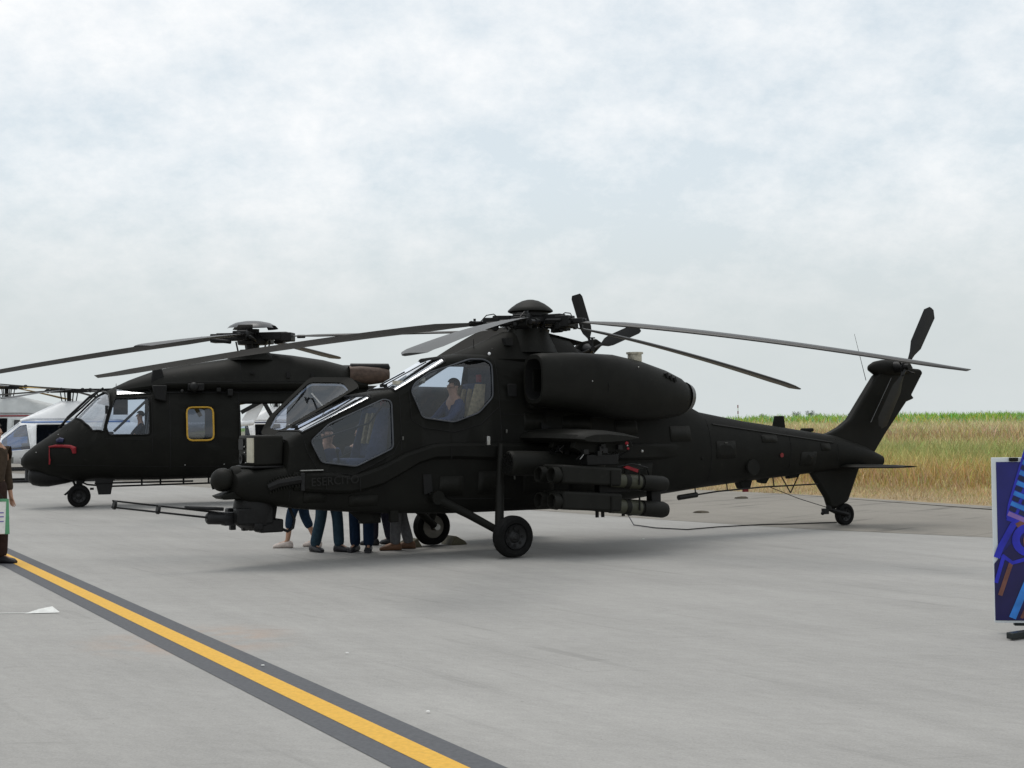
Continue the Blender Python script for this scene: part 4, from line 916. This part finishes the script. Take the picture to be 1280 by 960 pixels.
line_on(SN, [(4.3, .95), (2.2, .88), (.5, .85)], .006, SEAM, nh, 'panel_seam'); line_on(SN, [(3.3, 1.5), (2.3, 1.46), (2.3, 1.2)], .006, SEAM, nh, 'panel_seam')
line_on(SN, [(2.2, 2.50), (-1.2, 2.50)], .022, DKGREY, nh, 'door_rail')
ES = [(-2.6,2.55,2.80,.5,2.65,2.6,.1),(-2.3,2.5,3.10,.6,2.7,2.6,.1),(-1.6,2.5,3.28,.7,2.7,2.6,.12),(-.9,2.5,3.38,.72,2.7,2.6,.12),(-.3,2.5,3.44,.7,2.7,2.6,.12),(.5,2.5,3.30,.7,2.7,2.6,.12),(1.5,2.5,3.15,.66,2.7,2.6,.12),(2.15,2.5,3.03,.58,2.68,2.6,.12),(2.75,2.5,2.80,.42,2.6,2.6,.1),(3.12,2.5,2.62,.2,2.56,2.4,.1)]
shell('engine_cowling', ES, [], OLIVE2, nh)
line_on(ES, [(.35, 3.2), (.35, 2.75), (-1.8, 2.75)], .008, SEAM, nh); line_on(ES, [(2.0, 2.72), (.35, 2.75)], .008, SEAM, nh)
bm = NB(); box(bm, (-.7, .70, 2.9), (.08, .05, .14)); box(bm, (.10, .69, 2.95), (.10, .05, .06)); box(bm, (-1.25, .72, 2.88), (.06, .04, .16)); obj('cowling_vent', bm, SEAM, nh)
bm = NB(); lathe(bm, (0, 0, 3.25), (0, 0, 1), [(0, .62), (.12, .5), (.2, .36), (.2, 0)], 28, False); obj('mast_fairing', bm, OLIVE, nh)
bm = NB(); prism(bm, [(2.26, 3.07), (2.08, 3.08), (1.98, 2.66), (2.32, 2.66)], .30, .52); prism(bm, [(2.30, 2.66), (1.98, 2.66), (2.0, 2.3), (2.24, 2.36)], .66, .80); obj('upper_aerial', bm, BLACK, nh, bevel=.02)
bm = NB(); box(bm, (1.35, .66, 2.62), (.36, .18, .16)); ball(bm, (1.40, .76, 2.62), .11, seg=12); box(bm, (.85, .66, 2.56), (.10, .1, .1)); box(bm, (.6, .70, 2.50), (.12, .08, .16)); ball(bm, (1.65, .72, 2.52), .05, seg=8); obj('door_winch', bm, BLACK, nh, bevel=.02)
# nose turret, wheel, cutter blades, aerials
bm = NB(); rings = []
for x, rz_, ry, zc in ((4.88, .05, .05, .70), (4.86, .12, .13, .70), (4.78, .20, .21, .70), (4.62, .245, .25, .71), (4.45, .25, .26, .71), (4.1, .20, .24, .72), (3.8, .10, .16, .70)):
    rings.append([(x, ry * math.cos(a), zc + rz_ * math.sin(a)) for a in [2 * math.pi * j / 18 for j in range(18)]])
loft(bm, rings); obj('chin_turret', bm, BLACK, nh, 60)
bm = NB(); tube(bm, [(3.62, .05, .66), (3.30, .1, .62)], .02, 6); prism(bm, [(4.10, .26), (4.14, .28), (3.72, .66), (3.55, .66)], .04, .07); obj('wire_cutter', bm, BLACK, nh)
bm = NB(); tube(bm, [(3.80, 0, .75), (3.82, 0, .30)], .07, 12); tube(bm, [(3.82, -.12, .245), (3.82, .28, .245)], .04, 8); tube(bm, [(3.95, 0, .6), (3.85, 0, .35)], .03, 6); box(bm, (3.55, .2, .40), (.08, .05, .05)); obj('nose_gear_leg', bm, DKGREY, nh)
wheel(nh, (3.82, -.14, .245), .245, .16); wheel(nh, (3.82, .24, .245), .245, .16)
for sy in (1, -1):
    wheel(nh, (-1.45, sy * 1.25, .32), .32, .22); bm = NB(); tube(bm, [(-1.45, sy * 1.2, .32), (-1.3, sy * 1.0, .9)], .06, 8); obj('main_gear_leg', bm, DKGREY, nh)
bm = NB(); prism(bm, [(3.50, .62), (3.10, .62), (3.16, .28), (3.42, .28)], .44, .50); obj('belly_aerial', bm, BLACK, nh, bevel=.008)
bm = NB(); tube(bm, [(3.9, .3, .62), (3.65, .32, .50), (3.2, .34, .45), (1.05, .36, .47), (.95, .36, .47)], .022, 6)
tube(bm, [(3.5, .5, .53), (1.4, .5, .53)], .022, 6)
for x in (2.5, 2.1, 1.6, 1.05): tube(bm, [(x, .36, .46), (x, .38, .62)], .022, 5)
obj('step_rail', bm, BLACK, nh)
def onN(x, z, off=.02): return surf(SN, x, inv(SN, x, z), off)
obj('red_streamer', tube(NB(), [onN(4.44, 1.33), onN(4.3, 1.35), onN(4.15, 1.35), onN(4.0, 1.34), onN(3.93, 1.30), onN(3.92, 1.20)], [.018, .03, .03, .035, .06, .04], 8), RED, nh)
obj('red_streamer', tube(NB(), [onN(4.43, 1.33), onN(4.43, 1.15, .03), onN(4.42, 1.06, .05), onN(4.43, .98, .05)], [.008, .012, .022, .016], 6), RED, nh)
obj('nose_sensor', tube(NB(), [onN(4.26, 1.47, 0), onN(4.22, 1.47, .03), onN(4.14, 1.47, .0)], [.05, .06, .05], 8), NAVY, nh)
for x, z in ((4.25, 1.60), (4.70, 1.22), (1.6, .9), (.75, .9)): obj('fastener', ball(NB(), surf(SN, x, inv(SN, x, z), .003), .014, seg=6), STEEL, nh)
# windscreen wipers and wire cutter on the nose
bm = NB(); tube(bm, [(4.25, .30, 1.75), (4.15, .30, 1.85), (3.75, .28, 2.2), (3.45, .26, 2.5)], .022, 6); tube(bm, [(4.22, .10, 1.74), (4.05, .12, 1.98), (3.6, .1, 2.42), (3.3, .05, 2.62)], .03, 6); tube(bm, [(4.05, .48, 1.70), (4.16, .50, 1.52)], .03, 5); tube(bm, [(4.0, .5, 1.62), (4.2, .42, 1.60)], .02, 5); obj('wiper', bm, BLACK, nh)
bm = NB(); tube(bm, [(3.22, .78, 2.20), (3.26, .90, 2.15)], .02, 6); box(bm, (3.26, .95, 2.13), (.06, .10, .18)); obj('door_mirror', bm, DKGREY, nh, bevel=.02)
# cabin interior
bm = NB(); box(bm, (.35, 0, .84), (4.6, 1.1, .06)); box(bm, (2.1, 0, 1.6), (.06, 1.1, 1.5)); box(bm, (-1.9, 0, 1.6), (.06, 1.2, 1.5)); box(bm, (3.3, 0, 1.5), (.4, 1.0, .3)); obj('cabin_partition', bm, INTER, nh)
for sy in (1, -1):
    bm = NB(); box(bm, (2.55, sy * .45, 1.30), (.5, .45, .12)); s_ = obj('crew_seat', bm, SEATB, nh, bevel=.03); bm = NB(); box(bm, (2.30, sy * .45, 1.72), (.12, .42, .8), Matrix.Rotation(R(-8), 3, 'Y')); obj('backrest', bm, INTER, s_, bevel=.04)
bm = NB(); tube(bm, [(2.42, .62, 2.32), (3.1, .78, 1.66)], .03, 6); box(bm, (2.95, .4, 2.2), (.3, .3, .35)); obj('cockpit_brace', bm, BLACK, nh)
# exhaust
for sy in (1, -1):
    bm = NB(); lathe(bm, (-2.15, sy * .42, 2.92), (-1, 0, -.02), [(0, .20), (.25, .22), (.7, .20), (.95, .16), (.95, .10), (.3, .1)], 24, False); ex = obj('exhaust_duct', bm, BROWNM, nh)
    bm = NB(); lathe(bm, (-2.2, sy * .42, 3.08), (-1, 0, 0), [(0, .10), (.9, .10), (.95, 0)], 12); obj('exhaust_shroud', bm, BLACK, ex)
# fin and tail rotor
bm = NB(); prism(bm, [(-6.8, 2.3), (-7.3, 2.3), (-8.75, 3.72), (-8.55, 3.85), (-8.1, 3.75), (-7.0, 2.65)], -.07, .07); obj('tail_fin', bm, OLIVE, nh, bevel=.04)
bm = NB(); box(bm, (-8.35, -.6, 2.95), (.5, 1.4, .05)); obj('stabiliser', bm, OLIVE, nh, bevel=.02)
T2 = Vector((-8.28, .42, 3.57))
bm = NB(); lathe(bm, (T2.x, 0, T2.z), (0, 1, 0), [(0, .16), (.2, .14), (.36, .08), (.48, .06), (.48, 0)], 16, False); ball(bm, (T2.x + .35, .05, 3.44), .2, (1.3, .8, .8), 12); tube(bm, [T2 + Vector((-.0, .02, 0)), T2 + Vector((0, .02, .26))], .03, 6); box(bm, T2 + Vector((0, .02, .27)), (.14, .05, .03)); h2 = obj('tail_rotor_hub', bm, BLACK, nh)
for q in range(4):
    an = R((73, 157, 253, 337)[q]); d = Vector((math.cos(an), 0, math.sin(an))); pz = Vector((-math.sin(an), 0, math.cos(an))); rings = []
    dd = Vector((-math.cos(an) if False else math.cos(an), 0, math.sin(an)))
    for s, c_, t_ in ((.08, .06, .03), (.28, .07, .025), (.42, .22, .02), (.55, .27, .018), (1.32, .27, .012), (1.40, .20, .008)):
        o_ = T2 + dd * s; rings.append([tuple(o_ + pz * (c_ * a) + Vector((0, b * t_ + a * c_ * .3, 0))) for a, b in ((.5, 0), (.3, .7), (0, 1), (-.5, .1), (0, -.6), (.3, -.5))])
    bm = NB(); loft(bm, rings); obj('tail_rotor_blade', bm, BLADED, nh)
# main rotor
bm = NB(); tube(bm, [(0, 0, 3.35), (0, 0, 3.98)], .15, 16); lathe(bm, (0, 0, 3.62), (0, 0, 1), [(0, .1), (0, .34), (.07, .36), (.2, .26), (.2, .1)], 20, False); lathe(bm, (0, 0, 3.45), (0, 0, 1), [(0, .1), (0, .30), (.05, .30), (.05, .1)], 20, False)
for a in (.3, 1.4, 2.6, 3.8, 5.0):
    tube(bm, [(math.cos(a) * .35, math.sin(a) * .35, 3.38), (math.cos(a) * .42, math.sin(a) * .42, 3.68)], .02, 5)
obj('rotor_mast', bm, BLACK, nh)
PS2 = 1.073
bm = NB(); lathe(bm, (0, 0, 3.93), (0, 0, 1), [(0, .61), (.06, .585), (.12, .53), (.19, .40), (.23, .2), (.24, 0)], 48, False)
for f in list(bm.faces):
    c_ = f.calc_center_median(); a = math.atan2(c_.y, c_.x) - PS2 - R(3)
    if c_.z < 4.035 and math.cos(4 * a) > .1 or c_.z < 3.965: bm.faces.remove(f)
obj('rotor_cap', bm, mat('rotor_cap_grey', (.05, .052, .055), .35, 0, .5), nh, 60)
for q, (dr, az_) in enumerate(((.62, PS2 + R(3)), (.80, PS2 - math.pi / 2 + R(2)), (.17, PS2 + math.pi), (.0, PS2 + math.pi / 2))):
    b2 = rotor_blade(nh, 6.85, az_, 3.80, dr, .52, BLADE if q in (0, 3) else BLADED, r0=.75, pitch=8, tipsweep=-.1, expo=1.2)
    bm = NB(); box(bm, (.5, 0, 3.81), (.7, .22, .18)); box(bm, (.85, 0, 3.78), (.25, .32, .20)); tube(bm, [(.45, .2, 3.68), (.9, .22, 3.74)], .05, 8); box(bm, (1.15, .05, 3.79), (.2, .05, .08))
    Mz = Matrix.Rotation(az_, 3, 'Z')
    for v in bm.verts: v.co = Mz @ v.co
    obj('blade_grip', bm, BLACK, b2, bevel=.02)

# ------------------------------------------------------------------ smaller helicopters beyond
def light_heli(name, loc, rz, pm, stripe, glass, label, az0, nb, s=1.0, bladem=BLADED, tips=None, droop=.35, skid=True, group=None):
    t = empty(name, loc, rz, label=label, cat='helicopter', group=group); t.scale = (s, s, s)
    S = [(-2.6,1.25,1.85,.22,1.55,2.4,0),(-1.9,.9,2.0,.6,1.4,2.8,.1),(-1.2,.62,2.08,.80,1.3,3,.12),(1.0,.58,2.08,.82,1.2,3,.14),(1.45,.58,1.98,.80,1.15,2.8,.14),(2.1,.6,1.45,.66,1.05,2.5,.1),(2.55,.68,1.15,.42,.95,2.3,0),(2.75,.82,1.0,.12,.92,2,0)]
    w1 = hole_xz(S, [(2.05, 1.36), (1.5, 1.82), (1.28, 1.86), (1.15, 1.05), (1.75, 1.0), (2.1, 1.12)]); w2 = hole_xz(S, [(1.0, 1.86), (-.1, 1.86), (-.1, .85), (1.0, .85)]); w3 = hole_xz(S, [(-.3, 1.8), (-1.1, 1.75), (-1.1, 1.2), (-.3, 1.15)])
    top = dens([(2.05, 60), (1.50, 60), (1.50, 88), (2.05, 88)])
    mir = lambda H_: [(x, 180 - p) for x, p in H_]
    shell('fuselage', S, [w1, w2, w3, mir(w1), mir(w2), mir(w3), top, mir(top)], pm, t, thick=.03)
    for w_ in (w1, w3, mir(w1), mir(w3), top, mir(top)): pane('window', S, w_, glass, t, frame=pm, fr=.02)
    bm = NB(); box(bm, (.2, 0, .8), (2.6, 1.3, .05)); box(bm, (.55, .3, 1.2), (.14, .4, .7)); box(bm, (.55, -.3, 1.2), (.14, .4, .7)); box(bm, (-1.2, 0, 1.3), (.05, 1.2, 1.1)); box(bm, (.2, -.62, 1.3), (2.2, .03, 1.1)); box(bm, (1.3, 0, 1.0), (.3, 1.0, .5)); obj('cabin_floor_and_dark_panel', bm, INTER, t)  # floor, seats, bulkheads, plus a dark panel added to darken the far side
    line_on(S, [(1.45, 1.92), (-1.9, 1.92)], .035, stripe, t, 'paint_stripe')
    C = [(-2.4,1.75,2.0,.2,1.85,2.4,0),(-1.6,1.9,2.35,.42,2.0,2.6,.15),(-.5,1.95,2.62,.5,2.05,2.6,.25),(.25,1.95,2.62,.5,2.05,2.6,.25),(.7,1.95,2.40,.48,2.05,2.6,.2),(1.15,1.95,2.18,.42,2.05,2.6,.1),(1.5,1.9,2.02,.3,1.98,2.4,0)]
    shell('engine_cowling', C, [], pm, t)
    bm = NB(); loft(bm, [[(x, math.cos(a) * r, z + math.sin(a) * r) for a in [2 * math.pi * j / 12 for j in range(12)]] for x, r, z in ((-2.3, .26, 1.6), (-4.2, .15, 1.72), (-6.0, .09, 1.85))]); obj('tail_boom', bm, pm, t)
    bm = NB(); prism(bm, [(-5.5, 1.8), (-6.0, 1.78), (-6.6, 2.9), (-6.2, 2.9)], -.04, .04); obj('tail_fin', bm, pm, t, bevel=.02)
    for q in range(2):
        bm = NB(); box(bm, (-6.3, .2, 2.6), (.14, .02, 1.7), Matrix.Rotation(q * R(90) + .5, 3, 'Y')); obj('tail_rotor_blade', bm, bladem, t)
    bm = NB(); tube(bm, [(0, 0, 2.55), (0, 0, 2.98)], .07, 10); lathe(bm, (0, 0, 2.9), (0, 0, 1), [(0, .0), (0, .2), (.08, .2), (.08, 0)], 14, False)
    for q in range(6): a = q * 1.05; tube(bm, [(math.cos(a) * .22, math.sin(a) * .22, 2.6), (math.cos(a) * .28, math.sin(a) * .28, 2.95)], .018, 5)
    obj('rotor_mast', bm, BLACK, t)
    for q in range(nb):
        az = az0 + q * 2 * math.pi / nb; b3 = rotor_blade(t, 5.2, az, 2.95, droop, .30, bladem, r0=.5, pitch=6, cuff=False)
        bm = NB(); box(bm, (.35, 0, 2.95), (.5, .14, .12)); tube(bm, [(.2, .12, 2.97), (.75, .12, 2.95)], .04, 6); ball(bm, (.7, 0, 2.96), .08, seg=6)
        for v in bm.verts: v.co = Matrix.Rotation(az, 3, 'Z') @ v.co
        obj('blade_grip', bm, BLACK, b3)
    bm = NB()
    for sy in (1, -1):
        tube(bm, [(2.3, sy * .95, .16), (2.0, sy * .95, .05), (-1.4, sy * .95, .05)], .045, 6)
        for x in (1.3, -.9): tube(bm, [(x, sy * .95, .05), (x, sy * .5, .68)], .04, 6)
    obj('landing_skid', bm, DKGREY, t)
    return t
def gx(u, d): return (u - 640) / FPX * d
light_heli('utility_helicopter', (gx(86, 44), 44, 0), math.pi + .33, WHITEP, BLUEP, BLUEGL, 'white utility helicopter with blue windows, just beyond the nose of the large olive transport', R(-20), 4, 1.02)
light_heli('rescue_helicopter', (gx(8, 56), 56, 0), math.pi + .25, GREYP, RED, GLASS, 'pale grey helicopter with dark and yellow rotor blades, behind at the left edge', R(70), 4, 1.2, bladem=mat('yellow_black_blade', (.25, .16, .03), .5, 0, .3, .9, 2.2))
light_heli('scout_helicopter', (gx(130, 46), 46, 0), R(-75), OLIVE2, BLACK, GLASS, 'dark helicopter hidden behind the olive transport, its rotor showing above the cockpit', R(280), 3, 1.04, droop=-.38)
light_heli('liaison_helicopter', (gx(345, 58), 58, 0), math.pi + .3, WHITEP, NAVY, GLASS, 'white helicopter glimpsed through the open cabin door of the olive transport', R(24), 4, 1.0)

# ------------------------------------------------------------------ distant marks on the skyline
LEAF = mat('tree_leaf', (.06, .09, .04), .8, 0, .1, .35, 2); BARK = mat('tree_bark', (.09, .07, .05), .9)
def tree(x, y, z, h, label):
    t = empty('tree', (x, y, z), random.uniform(0, 6), label=label, cat='tree', group='small trees on the skyline')
    bm = NB(); tube(bm, [(0, 0, 0), (.1, 0, h * .4), (0, .1, h * .75)], [h * .04, h * .03, h * .015], 6)
    for q in range(4): a = q * 1.6; tube(bm, [(.05, 0, h * .4), (math.cos(a) * h * .2, math.sin(a) * h * .2, h * .65)], [h * .018, h * .008], 5)
    obj('trunk', bm, BARK, t)
    bm = NB()
    for q in range(700):
        k_ = random.randrange(6); a = k_ * 1.05; c = Vector((math.cos(a) * h * .22, math.sin(a) * h * .22, h * (.55 + .1 * (k_ % 3))))
        d = Vector([random.gauss(0, 1) for _ in range(3)]).normalized() * h * .2 * random.random() ** .4; p = c + d; s_ = h * .035
        vs = [bm.verts.new(p + Vector([random.uniform(-s_, s_) for _ in range(3)])) for _ in range(3)]; bm.faces.new(vs)
    obj('crown', bm, LEAF, t, 0)
for u, d, h, lb in ((880, 420, 2.6, 'low tree on the skyline nearest the engine exhaust'), (952, 430, 3.2, 'small tree on the skyline just left of the blade aerial'), (995, 400, 3.6, 'round tree on the skyline between blade aerial and fin'), (1012, 410, 4.0, 'taller tree on the skyline close to the fin root'), (1022, 430, 3.2, 'rightmost small tree on the skyline beside the fin root')):
    tree(gx(u, d), d, 1.5, h, lb)
for u, d, h, lb in ((922, 380, 5.2, 'thin pole on the skyline above the tail boom'), (1113, 330, 6.2, 'thin striped mast on the skyline just behind the fin')):
    t = empty('skyline_mast', (gx(u, d), d, 1.5), 0, label=lb, cat='mast')
    for q in range(6): bm = NB(); tube(bm, [(0, 0, h * q / 6), (0, 0, h * (q + 1) / 6)], .16, 6); obj('mast_section', bm, RED if q % 2 else WHITEP, t)

# ------------------------------------------------------------------ display board at the right edge
BO = Vector((3.845, 10.55, 0)); bd = empty('display_board', BO, R(-8), label='white framed display board with a blue machinery picture at the right edge', cat='sign')
bm = NB(); box(bm, (.50, .03, .74), (1.0, .03, 1.32)); obj('board_panel', bm, mat('board_white', (.62, .66, .68), .5, 0, .4, .05), bd, bevel=.003)
def poly(bm, P, y): bm.faces.new([bm.verts.new((x, y, z)) for x, z in P])
for nm, P, y, c_ in (('picture_backing', [(.032, .10), (.97, .10), (.97, 1.365), (.032, 1.365)], .012, (.012, .014, .15)),
    ('picture_dark_area', [(.0, .10), (.35, .10), (.6, .5), (.45, .88), (.12, .70), (0, .55)], .008, (.010, .008, .07))):  # dark printed area of the picture
    bm = NB(); poly(bm, P, y); obj(nm, bm, mat(nm, c_, .35, 0, .4, .2, 5), bd, 0)
BL = mat('print_blue', (.02, .025, .42), .3, 0, .4, .35, 6); LB = mat('print_light_blue', (.03, .20, .62), .3, 0, .4, .3, 7); MB_ = mat('print_mauve', (.22, .13, .40), .3, 0, .4, .3, 7); OR = mat('print_orange', (.16, .065, .05), .3, 0, .4, .4, 7)
def strip(name, pts, wd, y, m):
    bm = NB(); l_, r_ = [], []
    for i, p in enumerate(pts):
        a = Vector(pts[max(0, i - 1)]); b = Vector(pts[min(len(pts) - 1, i + 1)]); d = (b - a).normalized(); n = Vector((-d.y, d.x)) * wd / 2
        l_.append(bm.verts.new((p[0] + n.x, y, p[1] + n.y))); r_.append(bm.verts.new((p[0] - n.x, y, p[1] - n.y)))
    for i in range(len(pts) - 1): bm.faces.new((l_[i], l_[i + 1], r_[i + 1], r_[i]))
    return obj(name, bm, m, bd, 0)
strip('picture_band', [(.115, .92), (.13, 1.02), (.275, 1.50)], .032, .004, BL)
bm = NB(); poly(bm, [(.10, .90), (.8, .62), (.9, 1.3), (.30, 1.60), (.24, 1.40)], .006); obj('picture_block', bm, BL, bd, 0)
for i in range(7):
    x0, z0 = .115 + i * .024, .955 + i * .082
    strip('picture_slat', [(x0, z0), (x0 + .6, z0 - .27)], .036, .002, MB_ if i < 1 else LB)
    strip('picture_gap', [(x0 + .012, z0 + .042), (x0 + .062, z0 + .02)], .036, .0015, NAVY); strip('picture_gap', [(x0 + .085, z0 + .01), (x0 + .6, z0 - .225)], .036, .0015, NAVY)
strip('picture_tube', [(.02, .60), (.05, .68), (.15, .86), (.20, .90)], .05, .003, BL); strip('picture_tube', [(.18, .85), (.30, .92)], .05, .0025, OR)
strip('picture_tube', [(.06, .62), (.14, .56), (.28, .60)], .03, .002, BL); strip('picture_tube', [(.04, .30), (.13, .56)], .034, .003, OR)
strip('picture_tube', [(.13, .12), (.30, .52)], .055, .0022, LB); strip('picture_tube', [(.20, .12), (.36, .46)], .025, .0018, OR); strip('picture_tube', [(.01, .40), (.07, .60)], .03, .0015, BL)
bm = NB(); lathe(bm, (.27, .003, .74), (0, -1, 0), [(0, .13), (.001, .13), (.001, .07), (0, .07)], 28, False); obj('picture_ring', bm, BL, bd, 0)
bm = NB(); lathe(bm, (.26, .002, .73), (0, -1, 0), [(0, .07), (.001, 0)], 20, False)
for v in bm.verts: v.co.x = .26 + (v.co.x - .26) * .5
obj('picture_ring_core', bm, OR, bd, 0)
bm = NB(); box(bm, (.165, .0, 1.385), (.07, .02, .03)); obj('clip', bm, BLACK, bd, bevel=.004)
bm = NB(); box(bm, (.33, -.10, .035), (.06, .8, .05), Matrix.Rotation(R(-50), 3, 'Z')); box(bm, (.55, .05, .08), (.8, .05, .05)); obj('steel_foot', bm, mat('foot_steel', (.03, .035, .035), .3, .6, .5), bd, bevel=.006)

# ------------------------------------------------------------------ people
JEAN = cloth('dark_denim', (.016, .032, .058)); JEAN2 = cloth('mid_denim', (.026, .050, .070)); JEAN3 = cloth('navy_denim', (.010, .021, .045)); GREYT = cloth('grey_trousers', (.12, .12, .125)); DARKT = cloth('dark_trousers', (.03, .03, .045))
BSH = cloth('blue_shirt', (.035, .050, .105)); WSH = cloth('pale_shirt', (.35, .36, .38)); KHA = cloth('brown_flight_suit', (.055, .04, .028)); SUITB = cloth('dark_brown_trousers', (.035, .022, .018)); BLK = cloth('dark_shirt', (.03, .03, .035))
SNK = mat('white_sneaker', (.55, .48, .44), .7, 0, .2, .15, 20); BSHOE = mat('black_shoe', (.015, .015, .018), .5); BRSH = mat('brown_shoe', (.13, .065, .035), .6)
person((-3.02, 18.72, 0), R(175), 1.62, WSH, JEAN, SNK, 'person in blue cropped trousers and white sneakers walking behind the nose gun', .19, short=True, shortsl=True)
person((-2.55, 18.0, 0), R(-40), 1.70, BSH, JEAN2, BSHOE, 'person in mid blue jeans and dark shoes standing apart-legged under the cockpit', .14)
person((-2.07, 17.95, 0), R(-95), 1.72, BLK, JEAN3, BSHOE, 'person in navy jeans with legs together, behind the belly step', .02)
person((-1.90, 18.95, 0), R(150), 1.70, BSH, DARKT, BSHOE, 'person in dark trousers half hidden between the navy and the grey trousers', .08)
person((-1.55, 18.22, 0), R(185), 1.74, WSH, GREYT, BRSH, 'person in grey trousers and brown shoes beside the far main wheel', .09)
# man at the left edge with a bag
p1 = person((-6.66, 16.85, 0), R(-20), 1.80, KHA, SUITB, BSHOE, 'person in brown flight suit at the left edge holding a green and white bag', .03, arms=[[(-.02, .27, .20), (.03, .27, -.06)], [(.0, -.25, .20), (.08, -.26, -.04)]])
bm = NB(); box(bm, (.0, .32, 1.28), (.07, .008, .08)); obj('arm_badge', bm, mat('badge_pale', (.35, .36, .34), .7), p1)
bg_ = empty('carrier_bag', (-6.50, 16.62, .62), R(15), label='white and green paper bag held by the person in the brown flight suit', cat='bag')
bm = NB(); box(bm, (0, 0, .0), (.26, .10, .44), taper=.92); obj('bag_body', bm, PAPER, bg_, bevel=.01)
bm = NB(); prism(bm, [(.08, -.22), (.135, -.22), (.125, .225), (-.12, .225), (-.12, .19), (.095, .19)], -.053, -.049); obj('bag_green_edge', bm, mat('bag_green', (.10, .30, .16), .6), bg_)
bm = NB()
for z in (.05, .0, -.06): box(bm, (0, -.051, z), (.13, .003, .014))
obj('bag_print', bm, mat('bag_print_purple', (.15, .12, .35), .6), bg_)
bm = NB(); tube(bm, [(-.06, -.03, .21), (0, .02, .32), (.06, -.03, .21)], .005, 5); obj('bag_handle', bm, BLACK, bg_)
# crew in the cockpits (placed in the helicopters' own axes)
MA = Matrix.Translation((.2679, 18.36, 0)) @ Matrix.Rotation(math.pi + TH, 4, 'Z'); MN = Matrix.Translation((-5.98, 30.3, 0)) @ Matrix.Rotation(math.pi + TH2, 4, 'Z')
person(tuple(MA @ Vector((1.22, -.02, 1.12))), math.pi + TH, 1.60, BSH, SUITB, BSHOE, 'person in blue shirt sitting in the rear cockpit looking ahead', 0, arms=[[(.22, .24, .22), (.42, .16, .20)], [(.22, -.24, .22), (.42, -.16, .20)]], seated=True, shortsl=False)
person(tuple(MN @ Vector((2.52, .42, .92))), math.pi + TH2, 1.55, BLK, DARKT, BSHOE, 'person in dark clothes seated at the window of the olive transport cockpit', 0, arms=[[(.15, .26, .24), (.40, .22, .05)], [(.22, -.24, .22), (.42, -.16, .10)]], seated=True, shortsl=True)
